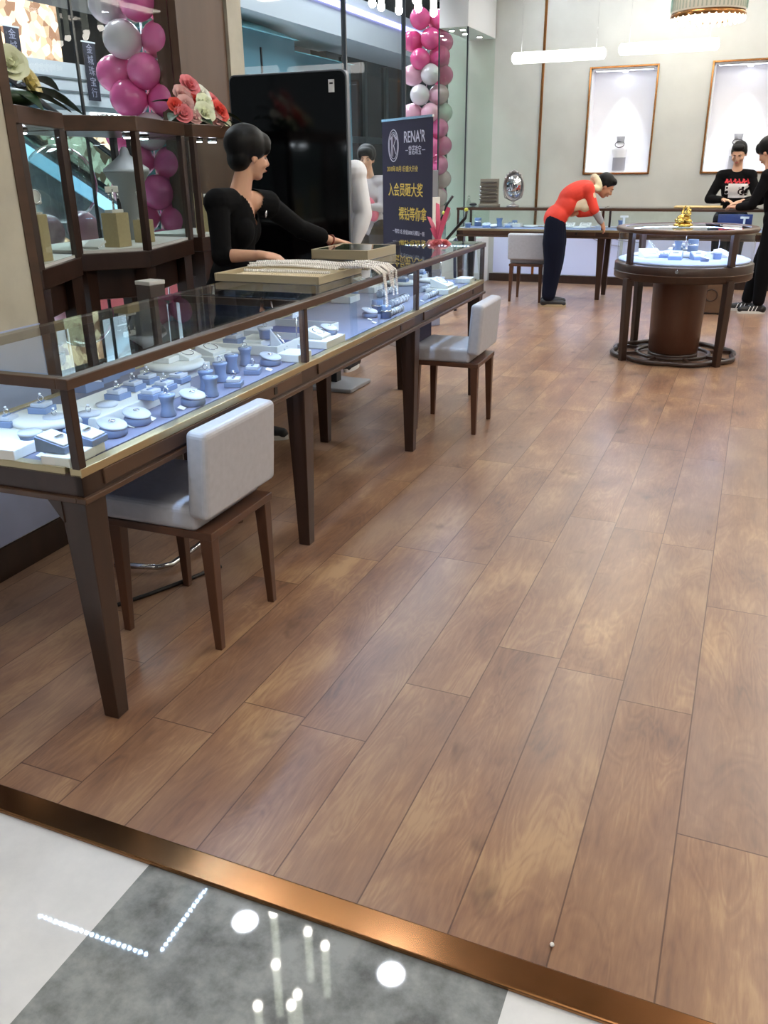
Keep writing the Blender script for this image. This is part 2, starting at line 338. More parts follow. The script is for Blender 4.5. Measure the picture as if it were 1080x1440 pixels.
# facade glazing and columns
FX = -3.72
b = MB(); b.span((FX-0.01, 2.62, 0.0), (FX, 4.35, HC)); b.span((FX-0.01, 4.362, 0), (FX, 5.28, HC)); fg = struct(b, 'window_1', glassm('shopfront_glass', (246, 250, 250), 1.45, 0.3))
MB().span((FX-0.012, 4.348, 0), (FX+0.002, 4.364, HC)).build('glass_joint', NAVYGLASS, fg)
b = MB(); b.span((FX-0.12, 5.28, 0), (FX+0.06, 5.86, HC)); struct(b, 'column_left', mat('brown_column', (92, 66, 48), 0.4, var=0.15, scale=6, stretch=(1, 1, 0.1)), label='brown wood-clad column beside the shop window')
b = MB(); b.span((FX-0.12, 5.87, 0), (FX+0.08, 6.06, HC)); struct(b, 'pier_left', STUCCO2, label='narrow cream pier right of the brown column')
b = MB(); b.span((FX-0.01, 6.06, 0.0), (FX, 10.55, HC)); fg2 = struct(b, 'window_2', MATS['shopfront_glass'])
for y in (6.08, 8.0, 9.5): MB().span((FX-0.03, y-0.012, 0), (FX+0.012, y+0.012, HC)).build('glass_joint', NAVYGLASS, fg2)

# ================================================================== CEILING LIGHTS
def ceiling_panel(x, y, sx, sy, label, e=PANEL_E):
    t = empty('ceiling_light', (x, y, HC), 0, label, 'ceiling light', 'flush ceiling light panels')
    m = MB(); w_ = 0.03
    for a in (-1, 1): m.box((a*(sx/2+w_/2), 0, -0.015), (w_, sy+2*w_, 0.03)); m.box((0, a*(sy/2+w_/2), -0.015), (sx, w_, 0.03))
    m.build('frame', WHITE, t); MB().box((0, 0, -0.008), (sx, sy, 0.012)).build('diffuser', emit('panel_light', (255, 246, 232), e), t)
n = 0
for y in (2.4, 4.6, 6.8, 9.0, 11.0):
    for x in (-1.0, 0.9, 2.3):
        if y < 6 and x < 0: continue
        ceiling_panel(x, y, 0.34, 1.2, f'white rectangular ceiling light panel over the wood floor, {ORD[n]} counted from the entrance'); n += 1
def downlight(x, y, label, e=DOWN_E, r=0.085, z=HC):
    t = empty('downlight', (x, y, z), 0, label, 'downlight', 'round ceiling downlights')
    MB().lathe([(r+0.02, 0), (r+0.02, -0.012), (r, -0.012), (r, 0.0)], seg=28, caps=False).build('trim_ring', WHITE, t)
    MB().cyl((0, 0, -0.008), r, 0.006, 28).build('lens', emit('downlight_lens', (240, 245, 255), e), t)
downlight(-2.744, 3.782, 'round ceiling downlight above the long counter, nearer the windows', r=0.09)
downlight(-1.593, 3.783, 'round ceiling downlight above the long counter, nearer the aisle', r=0.09)
n = 0
for y in (6.2, 8.2, 11.25):
    for x in (-2.6, -1.7, 0.0, 1.6): downlight(x, y, f'round ceiling downlight over the rear of the shop, {ORD[n]} counted from the long counter'); n += 1
for y in (0.2, -1.6, -3.4):
    ceiling_panel(0.2, y, 1.2, 0.6, f'white light panel over the mall passage, {ORD[int((0.2-y)/1.8+0.5)]} from the shop entrance', PANEL_E*0.28)
# crystal tube lamp clusters
CRY = glassm('crystal_rod', (235, 242, 240), 1.5, 1.6)
def tube_cluster(loc, spots, label, ztop, L0=0.42):
    t = empty('tube_chandelier', loc, 0, label, 'chandelier')
    MB().cyl((0, 0, HC-loc[2]-0.03), 0.28, 0.03, 32).build('canopy', CHROME, t)
    for (x, y, z) in spots:
        w_ = MB().tube([(x, y, z+L0), (x, y, HC-loc[2]-0.02)], 0.003, 5).build('suspension_wire', CHROME, t)
        g = MB().tube([(x, y, z+0.02), (x, y, z+L0)], 0.022, 10).build('crystal_rod', emit('rod_glow', (225, 232, 214), 3.0), t)
        MB().ell((x, y, z+0.015), (0.026, 0.026, 0.028), seg=10, rings=8).build('lit_tip', emit('rod_tip', (255, 250, 238), 28), g)
        MB().ell((x, y, z+L0), (0.026, 0.026, 0.02), seg=10, rings=8).build('cap', CHROME, g)
k = (1.5+2.6)/(1.5+3.6)
sp = [(-2.573, 3.899, 0.0), (-2.36, 3.554, 0.03), (-2.333, 3.26, 0.06), (-2.1, 3.3, 0.0), (-2.33, 3.963, 0.12), (-2.123, 3.837, 0.05), (-2.2, 3.55, 0.2)]
tube_cluster((-2.3*k, 3.6*k, 2.55), [((x+2.3)*k, (y-3.6)*k, z) for x, y, z in sp], 'crystal tube chandelier hanging over the near end of the long counter', 3.6)
tube_cluster((-2.38, 6.0, 2.42), [(-0.20, 0.0, 0.08), (-0.11, -0.06, 0.045), (-0.02, 0.03, 0.03), (0.13, 0.0, 0.03), (0.23, 0.02, 0.0), (0.06, 0.14, 0.1)], 'white lit tube chandelier hanging in front of the pink balloon column', 3.6)
# linear pendant lamps before the back wall
for i, (x0, x1, z) in enumerate(((-2.80, -1.76, 2.61), (-1.62, -0.60, 2.635))):
    t = empty('linear_pendant_lamp', ((x0+x1)/2, 10.5, z), 0, ('left' if i == 0 else 'right')+' glowing white tube lamp hanging before the cream back wall', 'pendant lamp', 'linear pendant lamps')
    L2 = (x1-x0)/2
    MB().tube([(-L2, 0, 0), (-L2+0.02, 0, 0), (L2-0.02, 0, 0), (L2, 0, 0)], [0.03, 0.058, 0.058, 0.03], 16).build('light_tube', emit('pendant_glow', (255, 253, 248), 4.5), t)
    for sx in (-1, 1): MB().tube([(sx*L2*0.8, 0, 0.05), (sx*L2*0.8, 0, HC-z)], 0.0012, 5).build('suspension_wire', CHROME, t)
# drum chandelier over the round case
t = empty('drum_chandelier', (-0.53, 7.45, 2.47), 0, 'round crystal drum chandelier hanging above the round display case', 'chandelier')
MB().lathe([(0.255, 0.02), (0.255, 0.36), (0.25, 0.36), (0.25, 0.02)], seg=48, caps=False).build('shade', mat('beige_shade', (206, 196, 182), 0.6), t)
MB().lathe([(0.258, 0.0), (0.264, 0.02), (0.258, 0.04), (0.25, 0.02), (0.258, 0.0)], seg=48, caps=False).build('rim', BRASS, t)
MB().cyl((0, 0, 0.03), 0.245, 0.01, 40).build('diffuser', emit('drum_glow', (255, 240, 214), 7), t)
m = MB()
for i in range(34):
    a = 2*PI*i/34; m.ell((0.252*math.cos(a), 0.252*math.sin(a), -0.005), (0.012, 0.012, 0.022), seg=6, rings=4)
for rr, nn in ((0.18, 22), (0.1, 12)):
    for i in range(nn): a = 2*PI*i/nn; m.ell((rr*math.cos(a), rr*math.sin(a), 0.0), (0.012, 0.012, 0.022), seg=6, rings=4)
o = m.build('crystal_drops', emit('crystal_warm', (255, 243, 220), 3.0), t); o['kind'] = 'stuff'
m = MB()
for i in range(56):
    a = 2*PI*i/56; m.tube([(0.262*math.cos(a), 0.262*math.sin(a), 0.05), (0.262*math.cos(a), 0.262*math.sin(a), 0.35)], 0.006, 5)
o = m.build('crystal_fringe', CRY, t); o['kind'] = 'stuff'
MB().cyl((0, 0, 0.36), 0.02, HC-2.47-0.36, 10).build('stem', CHROME, t)

# ================================================================== COUNTERS
def led_row(parent, a, b_, z, e, pitch=0.022):
    a, b_ = Vector((a[0], a[1], z)), Vector((b_[0], b_[1], z)); n = max(2, int((b_-a).length/pitch)); m = MB()
    for i in range(n):
        p = a+(b_-a)*(i+0.5)/n; m.add([(p.x-0.005, p.y-0.005, z), (p.x+0.005, p.y-0.005, z), (p.x+0.005, p.y+0.005, z), (p.x-0.005, p.y+0.005, z)], [(3, 2, 1, 0)])
    o = m.build('led_dots', emit('case_led_%d' % int(e), (186, 216, 255), e), parent); o['kind'] = 'stuff'; return o
def counter(name, loc, rz, bays, depth, label, cat='display counter', ht=1.025, bracket=True, led=LED_E, under=False):
    T = empty(name, loc, rz, label, cat); ys = [0]
    for L_ in bays: ys.append(ys[-1]+L_)
    LN = ys[-1]; D = depth; zb, zt = 0.785, ht
    # apron
    m = MB(); m.span((-0.025, 0, 0.71), (0, LN, zb-0.012)); m.span((-D, 0, 0.71), (-D+0.025, LN, zb-0.012)); m.span((-D, 0, 0.71), (0, 0.025, zb-0.012)); m.span((-D, LN-0.025, 0.71), (0, LN, zb-0.012))
    ap = m.build('apron', BROWN, T, bevel=0.002)
    m = MB(); 
    m.span((-0.02, -0.01, 0.695), (0.012, LN+0.01, 0.712)); m.span((-D-0.01, -0.01, 0.695), (-D+0.02, LN+0.01, 0.712)); m.span((-D+0.02, -0.01, 0.695), (-0.02, 0.02, 0.712)); m.span((-D+0.02, LN-0.02, 0.695), (-0.02, LN+0.01, 0.712))
    m.build('lower_moulding', BROWN2, ap, bevel=0.003)
    if bracket:
        for x0, s in ((-0.08, -1), (-D+0.08, 1)):
            m = MB(); m.add([(x0, 0.0, 0.70), (x0+s*0.05, 0.0, 0.70), (x0, 0.0, 0.63), (x0, 0.025, 0.70), (x0+s*0.05, 0.025, 0.70), (x0, 0.025, 0.63)], [(0, 1, 2), (5, 4, 3), (0, 3, 4, 1), (1, 4, 5, 2), (2, 5, 3, 0)])
            m.build('corner_bracket', BROWN, ap, fix=True)
    # bed
    MB().span((-D+0.03, 0.03, 0.76), (-0.05, LN-0.03, zb)).build('display_bed', BLUEVELVET, T)
    m = MB(); m.span((-0.035, 0.0, 0.765), (0.002, LN, zb+0.004)); m.span((-D, 0, 0.765), (-D+0.03, LN, zb+0.004)); m.span((-D+0.03, 0, 0.765), (-0.05, 0.03, zb+0.004)); m.span((-D+0.03, LN-0.03, 0.765), (-0.05, LN, zb+0.004))
    m.build('bed_rim', mat('champagne_metal', (186, 170, 134), 0.3, metal=0.8), T, bevel=0.002)
    # posts and top frame
    for i, y in enumerate(ys):
        yy = min(max(y, 0.013), LN-0.013); wv = 0.026
        for x in (-0.013, -D+0.013): MB().span((x-0.013, yy-wv/2, zb), (x+0.013, yy+wv/2, zt-0.02)).build('post', BROWN, T, bevel=0.002)
    m = MB(); z0 = zt-0.028
    m.span((-0.03, -0.006, z0), (0.006, LN+0.006, zt)); m.span((-D-0.006, -0.006, z0), (-D+0.03, LN+0.006, zt))
    for i, y in enumerate(ys):
        yy = min(max(y, 0.013), LN-0.013); m.span((-D+0.03, yy-0.014 if i else -0.006, z0), (-0.03, yy+0.014 if i < len(ys)-1 else LN+0.006, zt))
    m.build('top_frame', BROWN2, T, bevel=0.003)
    for i in range(len(bays)):
        y0, y1 = ys[i]+0.012, ys[i+1]-0.012
        MB().span((-D+0.02, y0, zt-0.001), (-0.02, y1, zt+0.007)).build('top_glass', TOPGLASS, T)
        MB().span((-0.012, y0+0.01, zb), (-0.006, y1-0.01, z0)).build('front_glass', GLASS, T)
        MB().span((-D+0.006, y0+0.01, zb), (-D+0.012, y1-0.01, z0)).build('back_glass', GLASS, T)
        dr = MB().span((-0.004, y0+0.07, 0.722), (0.006, y1-0.06, 0.765)).build('drawer_front', BROWN2, T, bevel=0.002)
        MB().box((0.006, y1-0.28, 0.745), (0.006, 0.022, 0.026)).build('lock', BLACK, dr)
        ls = MB().span((-0.050, y0+0.02, z0+0.006), (-0.031, y1-0.02, z0+0.018)).build('led_channel', SILVER, T)
        led_row(ls, (-0.0405, y0+0.03), (-0.0405, y1-0.03), z0+0.005, led)
    for y in (0.040, LN-0.040):
        ls = MB().span((-D+0.06, y-0.0095, z0+0.006), (-0.06, y+0.0095, z0+0.018)).build('led_channel', SILVER, T)
        led_row(ls, (-D+0.07, y), (-0.07, y), z0+0.005, led)
    if under:
        ls = MB().span((-D+0.03, 0.05, 0.688), (-D+0.06, LN-0.05, 0.708)).build('led_channel', SILVER, T)
        led_row(ls, (-D+0.045, 0.08), (-D+0.045, LN-0.08), 0.686, led*1.8)
    for y in (0.009, LN-0.009): MB().span((-D+0.02, y-0.003, zb), (-0.02, y+0.003, z0)).build('end_glass', GLASS, T)
    for i, y in enumerate(ys):
        yy = min(max(y, 0.045), LN-0.045)
        for x in (-0.046, -D+0.046): MB().bar((x, yy, 0.70), (x+ (0.012 if x > -0.1 else -0.012)*0, yy, 0.0), 0.085, 0.085, (0, 1, 0), w2=0.05, h2=0.05).build('leg', BROWN, T, bevel=0.003)
    return T
CX, CY, CRZ = -1.512, 1.575, R(1.75)
LC = counter('jewelry_counter', (CX, CY, 0), CRZ, [1.345, 1.35, 1.37], 0.62, 'long dark wood glass-topped jewelry counter with three bays, left of the aisle')
BC = counter('jewelry_counter', (-3.37, 10.35, 0), R(-90), [1.75, 1.75, 1.2], 0.55, 'glass jewelry counter standing before the cream back wall', bracket=False, led=LED_E*0.8, under=True)
def cl(x, y, z=0): # long-counter local -> world
    c, s = math.cos(CRZ), math.sin(CRZ); return Vector((CX+c*x-s*y, CY+s*x+c*y, z))
def ray(px, py): return fw + RT*((px-540)/FPX) - UP*((py-720)/FPX)
def at_z(px, py, z): d = ray(px, py); t = (z-CAM_H)/d.z; return Vector((d.x*t, d.y*t, z))

# ================================================================== CHAIRS
def chair(loc, rz, label):
    T = empty('display_chair', loc, rz, label, 'chair', 'low-backed counter chairs')
    MB().span((-0.21, -0.205, 0.43), (0.155, 0.205, 0.515)).build('seat', LEATHER, T, bevel=0.022, seg=4)
    q = Matrix.Rotation(R(4), 3, 'Y'); MB().box((0.185, 0, 0.625), (0.075, 0.44, 0.29), M=q).build('backrest', LEATHER, T, bevel=0.02, seg=4)
    m = MB(); m.span((-0.205, -0.2, 0.405), (0.205, 0.2, 0.432)); m.build('seat_frame', CHAIRWOOD, T, bevel=0.003)
    for sx in (-1, 1):
        for sy in (-1, 1):
            MB().bar((sx*0.178, sy*0.172, 0.41), (sx*0.186, sy*0.180, 0.0), 0.045, 0.045, (0, 1, 0), w2=0.026, h2=0.026).build('leg', CHAIRWOOD, T, bevel=0.003)
    return T
chair((-1.66, 2.22, 0), R(1), 'silver grey low-backed chair pulled to the near end of the long counter')
chair((-1.585, 4.86, 0), R(2), 'silver grey low-backed chair at the far end of the long counter')
chair((-2.39, 10.14, 0), R(-90), 'silver grey low-backed chair before the back counter beside the person in red')

# ================================================================== ROUND CASE
RC = empty('round_display_case', (-0.5, 7.45, 0), 0, 'round glass jewelry case on a brown drum pedestal', 'display case')
r_ = 0.535
MB().lathe([(r_-0.06, 0.995), (r_+0.0, 0.995), (r_+0.008, 1.005), (r_+0.008, 1.02), (r_, 1.03), (r_-0.06, 1.03)], seg=64, caps=False).build('top_ring', BROWN2, RC)
MB().cyl((0, 0, 1.016), r_-0.055, 0.01, 64).build('top_glass', TOPGLASS, RC)
MB().lathe([(r_-0.012, 0.77), (r_-0.012, 0.995)], seg=64, caps=False).build('curved_glass', GLASS, RC)
MB().lathe([(0.0, 0.64), (r_-0.01, 0.64), (r_, 0.65), (r_, 0.755), (r_-0.01, 0.765), (0, 0.765)], seg=64, caps=False).build('apron', BROWN, RC)
MB().lathe([(r_, 0.69), (r_+0.004, 0.694), (r_, 0.698)], seg=64, caps=False).build('apron_bead', BROWN2, RC)
MB().lathe([(0.0, 0.766), (r_-0.03, 0.766), (r_-0.03, 0.785), (r_-0.07, 0.785), (r_-0.07, 0.8), (0.0, 0.8)], seg=64, caps=False).build('display_bed', mat('case_bed', (176, 186, 214), 0.7), RC)
MB().lathe([(r_-0.045, 0.9935), (r_-0.058, 0.9935), (r_-0.058, 0.997), (r_-0.045, 0.997)], seg=64, caps=False).build('led_strip', emit('round_led', (178, 205, 255), LED_E*0.45), RC, fix=True)
MB().lathe([(0.19, 0.03), (0.2, 0.05), (0.215, 0.63), (0.215, 0.64)], seg=40).build('pedestal', mat('pedestal_brown', (84, 52, 38), 0.28, var=0.1, scale=4), RC)
for a in (45, 135, 225, 315):
    ca, sa = math.cos(R(a)), math.sin(R(a)); p = (r_-0.008)
    MB().box((p*ca, p*sa, 0.882), (0.034, 0.05, 0.235), R(a)).build('post', BROWN, RC, bevel=0.002)
    MB().bar((p*ca, p*sa, 0.66), ((p-0.015)*ca, (p-0.015)*sa, 0.0), 0.058, 0.058, (-sa, ca, 0), w2=0.048, h2=0.048).build('leg', BROWN, RC, bevel=0.003)
m = MB()
pts = []
for i in range(96):
    a = 2*PI*i/96; rr = 0.465+0.035*abs(math.sin(4*a)); pts.append((rr*math.cos(a), rr*math.sin(a), 0.022))
m.tube(pts, 0.02, 8, closed=True); m.tube([(0.29*math.cos(2*PI*i/64), 0.29*math.sin(2*PI*i/64), 0.022) for i in range(64)], 0.016, 8, closed=True)
for i in range(8):
    a = 2*PI*(i+0.5)/8; m.bar((0.29*math.cos(a), 0.29*math.sin(a), 0.02), (0.49*math.cos(a), 0.49*math.sin(a), 0.02), 0.025, 0.025)
m.build('foot_ring', mat('dark_iron_wood', (52, 36, 30), 0.3), RC)
MB().cyl((0, 0, 0.0), 0.2, 0.035, 40).build('pedestal_foot', BROWN, RC)
MB().cyl((0, -r_-0.006, 0.735), 0.013, 0.012, 16, M=Matrix.Rotation(R(90), 3, 'X')).build('lock', CHROME, RC)

# ================================================================== GLASS TOWER IN THE BACK CORNER
GT = empty('glass_display_tower', (-3.56, 11.2, 0), 0, 'tall white-topped glass display tower in the back left corner', 'display tower')
X0, X1, Y0, Y1 = -3.72+3.56, -3.37+3.56, 10.62-11.2, 11.78-11.2
MB().span((X0, Y0, 2.98), (X1, Y1, HC)).build('top_box', WHITE, GT, bevel=0.004)
for (sx, sy) in ((-0.06, -0.42), (0.08, -0.42), (0.0, -0.1), (0.08, 0.25)):
    o = MB().cyl((sx, sy, 2.968), 0.04, 0.014, 20).build('spotlight', CHROME, GT); MB().cyl((sx, sy, 2.962), 0.028, 0.006, 16).build('lens', emit('tower_lens', (255, 250, 240), 22), o)
g = glassm('tower_glass', (240, 247, 243), 1.45, 0.8)
MB().span((X0, Y0, 0.6), (X1, Y0+0.01, 2.98)).build('front_glass', g, GT); MB().span((X1-0.01, Y0+0.012, 0.6), (X1, Y1, 2.98)).build('side_glass', g, GT)
MB().span((X0, Y0+0.012, 0.6), (X0+0.01, Y1, 2.98)).build('side_glass', g, GT)
for x in (X0, X1): MB().span((x-0.008, Y0-0.004, 0.6), (x+0.008, Y0+0.012, 2.98)).build('corner_post', NAVYGLASS, GT)
MB().span((X0, Y0, 0.0), (X1, Y1, 0.6)).build('base_cabinet', WHITE, GT, bevel=0.004)

# ================================================================== WINDOW VITRINES
def vitrine(front, back, label, led=26):
    poly = front+back; cx = sum(p[0] for p in poly)/len(poly); cy = sum(p[1] for p in poly)/len(poly)
    T = empty('window_vitrine', (cx, cy, 0), 0, label, 'display case', 'wooden vitrines along the shop window')
    P = [(x-cx, y-cy) for x, y in poly]; F = P[:len(front)]
    def grow(k): return [(x*(1+k), y*(1+k)) for x, y in P]
    MB().prism(grow(0.05), 1.675, 1.745).build('top_board', BROWN2, T, bevel=0.004)
    MB().prism(grow(0.03), 1.02, 1.105).build('base_board', BROWN, T, bevel=0.004)
    MB().prism(grow(-0.04), 1.105, 1.12).build('display_floor', OFFWHITE, T)
    MB().prism(grow(-0.22), 0.86, 1.02).build('apron', BROWN, T, bevel=0.01)
    for i, p in enumerate(P):
        MB().box((p[0]*0.98, p[1]*0.98, 1.39), (0.034, 0.034, 0.57)).build('post', BROWN, T, bevel=0.002)
        q = (p[0]*0.86, p[1]*0.86); lg = MB().bar((q[0], q[1], 1.02), (q[0], q[1], 0), 0.075, 0.075, (0, 1, 0), w2=0.05, h2=0.05).build('leg', BROWN, T)
    for i in range(len(P)):
        a, b_ = Vector(P[i])*0.97, Vector(P[(i+1) % len(P)])*0.97; d = (b_-a).normalized(); a2 = a+d*0.018; b2 = b_-d*0.018
        MB().bar((a2.x, a2.y, 1.395), (b2.x, b2.y, 1.395), 0.006, 0.55).build('glass_pane', GLASS, T)
    for k in (0.25, 0.75):
        a, b_ = Vector(F[-2]), Vector(F[-1]); q = (a+(b_-a)*k)*0.6
        o = MB().cyl((q.x, q.y, 1.655), 0.032, 0.02, 16).build('spotlight', CHROME, T); MB().cyl((q.x, q.y, 1.65), 0.024, 0.006, 14).build('lens', emit('vitrine_lens', (240, 244, 255), led), o)
    return T
V1 = vitrine([(-2.80, 2.87), (-3.03, 3.37)], [(-3.62, 3.37), (-3.62, 2.7), (-2.84, 2.7)], 'dark wood window vitrine beside the cream pier with white lilies on top')
V2 = vitrine([(-3.15, 3.50), (-2.92, 3.77), (-3.13, 4.46)], [(-3.62, 4.46), (-3.62, 3.50)], 'dark wood window vitrine whose corner points at the counter, between two others')
V3 = vitrine([(-3.15, 4.60), (-3.17, 5.16)], [(-3.62, 5.16), (-3.62, 4.60)], 'dark wood window vitrine with the rose arrangement on top, beside the black screen')
def block(x, y, z, sx, sy, sz, name, label, m=BEIGE, rz=0.0, cat='display block', group=None):
    o = MB().box((0, 0, sz/2), (sx, sy, sz), rz).build(name, m, None, (x, y, z), bevel=0.003); tag(o, label, cat, group); return o
def pendant_stand(x, y, z, h, label, m=OFFWHITE, rz=0.0):
    T = empty('necklace_stand', (x, y, z), rz, label, 'necklace stand')
    MB().cyl((0, 0, 0), 0.028, 0.008, 20).build('foot', m, T); MB().cyl((0, 0, 0.006), 0.006, h-0.04, 10).build('stem', m, T)
    MB().box((0, 0, h-0.03), (0.012, 0.075, 0.06), M=Matrix.Rotation(R(-15), 3, 'Y')).build('bib', m, T, bevel=0.005)
    MB().tube([(0.012+0.004*math.cos(t), 0.032*math.sin(t), h-0.015-0.035*math.cos(t)*0.8-0.01) for t in [i*2*PI/20 for i in range(20)]], 0.003, 6, closed=True).build('necklace', SILVER, T)
    return T
block(-2.96, 3.06, 1.12, 0.07, 0.06, 0.20, 'display_block', 'tall narrow beige display block inside the vitrine beside the pier')
pendant_stand(-2.96, 3.06, 1.32, 0.10, 'white necklace stand on the beige block in the vitrine beside the pier')
block(-3.12, 3.78, 1.12, 0.10, 0.10, 0.17, 'display_block', 'square beige display block in the middle of the corner vitrine')
T = empty('earring_stand', (-3.12, 3.78, 1.29), 0, 'small earring stand on the square beige block in the corner vitrine', 'earring stand')
MB().box((0, 0, 0.008), (0.05, 0.09, 0.016)).build('base', OFFWHITE, T, bevel=0.002); MB().cyl((0, 0, 0.016), 0.006, 0.1, 10).build('stem', SILVER, T); MB().box((0, 0, 0.115), (0.008, 0.1, 0.03)).build('crossbar', OFFWHITE, T, bevel=0.003)
for s in (-1, 1): MB().tube([(0.006, s*0.035, 0.1), (0.006, s*0.035, 0.07)], 0.005, 6).build('earring', SILVER, T)
o = MB().box((0, 0, 0.02), (0.10, 0.07, 0.012), M=Matrix.Rotation(R(24), 3, 'X')).build('jewelry_box_lid', OFFWHITE, None, (-3.15, 3.63, 1.122)); tag(o, 'small white tilted display pad left of the beige block in the corner vitrine', 'display pad')
block(-3.16, 4.06, 1.12, 0.08, 0.08, 0.12, 'display_block', 'low beige display block on the right side of the corner vitrine')
pendant_stand(-3.16, 4.06, 1.24, 0.15, 'white necklace stand with a draped chain on the right side of the corner vitrine', rz=R(20))
block(-3.28, 4.90, 1.12, 0.09, 0.1, 0.16, 'display_block', 'square beige display block in the vitrine under the roses')
block(-3.22, 4.70, 1.12, 0.04, 0.04, 0.24, 'display_block', 'slender beige display post in the vitrine under the roses')
pendant_stand(-3.28, 4.90, 1.28, 0.07, 'tiny white ring stand on the beige block in the vitrine under the roses')

# ------------------------------------------------------------------ flowers
LEAF = mat('leaf_green', (34, 62, 34), 0.45, var=0.3, scale=20)
def rose(mb, c, d, r):
    d = Vector(d).normalized(); Q = d.to_track_quat('Z', 'Y').to_matrix()
    for ring, (n, rr, tilt, hh) in enumerate(((3, 0.25, 12, 0.8), (5, 0.55, 30, 0.72), (6, 0.9, 55, 0.62), (7, 1.15, 78, 0.5))):
        for i in range(n):
            a = 2*PI*i/n+ring*0.7; vs = []; fs = []
            A = Matrix.Rotation(a, 3, 'Z'); nu, nv = 4, 4
            for u in range(nu+1):
                for v in range(nv+1):
                    s = (v/nv-0.5)*2; hgt = u/nu; wd = rr*r*0.75*math.sin(PI*(0.18+0.62*hgt))
                    x = rr*r*(0.25+0.75*hgt*math.sin(R(tilt))*1.0)*(1-0.18*s*s) + (0.10*r if u == nu else 0)
                    vs.append(Q @ (A @ Vector((x, s*wd, hh*r*hgt*math.cos(R(tilt*0.6)))))+Vector(c))
            for u in range(nu):
                for v in range(nv): fs.append((u*(nv+1)+v, u*(nv+1)+v+1, (u+1)*(nv+1)+v+1, (u+1)*(nv+1)+v))
            mb.add(vs, fs, 0, True)
    mb.ell(Vector(c)+d*r*0.3, (r*0.3,)*3, seg=10, rings=6)
def leaf(mb, a, b_, wd, droop=0.03):
    a, b_ = Vector(a), Vector(b_); d = b_-a; s = d.cross(Vector((0, 0, 1))).normalized(); vs = []; n = 6
    for i in range(n+1):
        t = i/n; p = a+d*t+Vector((0, 0, -droop*t*t+0.02*math.sin(PI*t))); k = wd*math.sin(PI*min(0.98, 0.06+t*0.92))
        vs += [p-s*k+Vector((0, 0, 0.25*k)), p, p+s*k+Vector((0, 0, 0.25*k))]
    fs = []
    for i in range(n): o = i*3; fs += [(o, o+1, o+4, o+3), (o+1, o+2, o+5, o+4)]
    mb.add(vs, fs, 0, True); mb.add([v-Vector((0, 0, 0.003)) for v in vs], [f[::-1] for f in fs], 0, True)
def arrangement(loc, blooms, leaves, label):
    T = empty('flower_arrangement', loc, 0, label, 'flowers')
    MB().ell((0, 0, 0.04), (0.12, 0.14, 0.04)).build('foliage_mound', LEAF, T)
    for (c, d, r, m) in blooms:
        q = MB(); rose(q, c, d, r); q.build('rose', m, T)
    for (a, b_, w_) in leaves:
        q = MB(); leaf(q, a, b_, w_); q.build('leaf', LEAF, T)
CORAL = mat('coral_rose', (226, 84, 72), 0.6); PINKR = mat('pink_rose', (226, 130, 136), 0.6); BLUSH = mat('blush_rose', (222, 178, 172), 0.6); CREAMR = mat('cream_rose', (232, 236, 206), 0.6); WHITER = mat('white_rose', (240, 240, 228), 0.6)
bl = []
def bm_(y, z, m, r=0.055, x=0.08): bl.append(((x, y, z*0.8), (0.8, y*1.8-0.25, 0.35+z*0.8), r*0.98, m))
bm_(-0.20, 0.07, PINKR, 0.05); bm_(-0.13, 0.14, BLUSH, 0.05, 0.05); bm_(-0.08, 0.21, BLUSH, 0.055, 0.0); bm_(-0.02, 0.19, CORAL, 0.045, 0.03); bm_(0.0, 0.28, PINKR, 0.06, 0.0)
bm_(-0.07, 0.08, CREAMR, 0.06, 0.14); bm_(0.0, 0.15, CREAMR, 0.055, 0.1); bm_(0.08, 0.22, WHITER, 0.06, 0.03); bm_(0.09, 0.10, CORAL, 0.062, 0.14); bm_(0.17, 0.17, PINKR, 0.06, 0.05); bm_(0.24, 0.09, WHITER, 0.06, 0.06); bm_(-0.14, 0.05, BLUSH, 0.04, 0.12); bm_(0.03, 0.04, BLUSH, 0.05, 0.15); bm_(0.16, 0.05, CREAMR, 0.05, 0.13); bm_(-0.22, 0.13, CORAL, 0.04, 0.04); bm_(0.13, 0.26, BLUSH, 0.045, -0.02)
lv = [((0, 0.05, 0.05), (0.12, 0.36, 0.02), 0.05), ((0, 0.1, 0.05), (-0.02, 0.42, 0.1), 0.045), ((0, -0.05, 0.05), (0.22, -0.1, 0.03), 0.05), ((0, 0.0, 0.05), (0.24, 0.08, 0.02), 0.05), ((0, -0.1, 0.05), (0.08, -0.34, 0.04), 0.045), ((0, 0.1, 0.05), (0.2, 0.26, 0.02), 0.045), ((0, 0, 0.08), (-0.1, -0.25, 0.16), 0.04), ((0, 0, 0.08), (-0.2, 0.1, 0.2), 0.04), ((0.05, 0.15, 0.06), (0.16, 0.34, 0.06), 0.04)]
arrangement((-3.34, 4.88, 1.745), bl, lv, 'mixed coral, pink and white rose arrangement on the vitrine beside the black screen')
bl2 = [((0.06, -0.02, 0.16), (1, -0.4, 0.5), 0.065, CREAMR), ((0.05, 0.08, 0.10), (1, 0.3, 0.4), 0.06, mat('butter_rose', (226, 214, 160), 0.6)), ((-0.02, -0.08, 0.22), (0.6, -0.6, 0.8), 0.06, CREAMR), ((0.0, -0.12, 0.10), (0.8, -0.6, 0.4), 0.055, WHITER)]
lv2 = [((0, 0.05, 0.08), (0.1, 0.34, 0.02), 0.06), ((0, 0.08, 0.1), (0.0, 0.32, 0.12), 0.05), ((0, 0, 0.05), (0.16, 0.2, 0.02), 0.06), ((0, 0, 0.05), (0.17, 0.02, 0.02), 0.06), ((0, -0.05, 0.1), (-0.05, -0.1, 0.32), 0.04), ((0, 0, 0.1), (-0.15, 0.12, 0.26), 0.04)]
arrangement((-2.99, 3.03, 1.745), bl2, lv2, 'cream lily arrangement with dark leaves on the vitrine beside the pier')

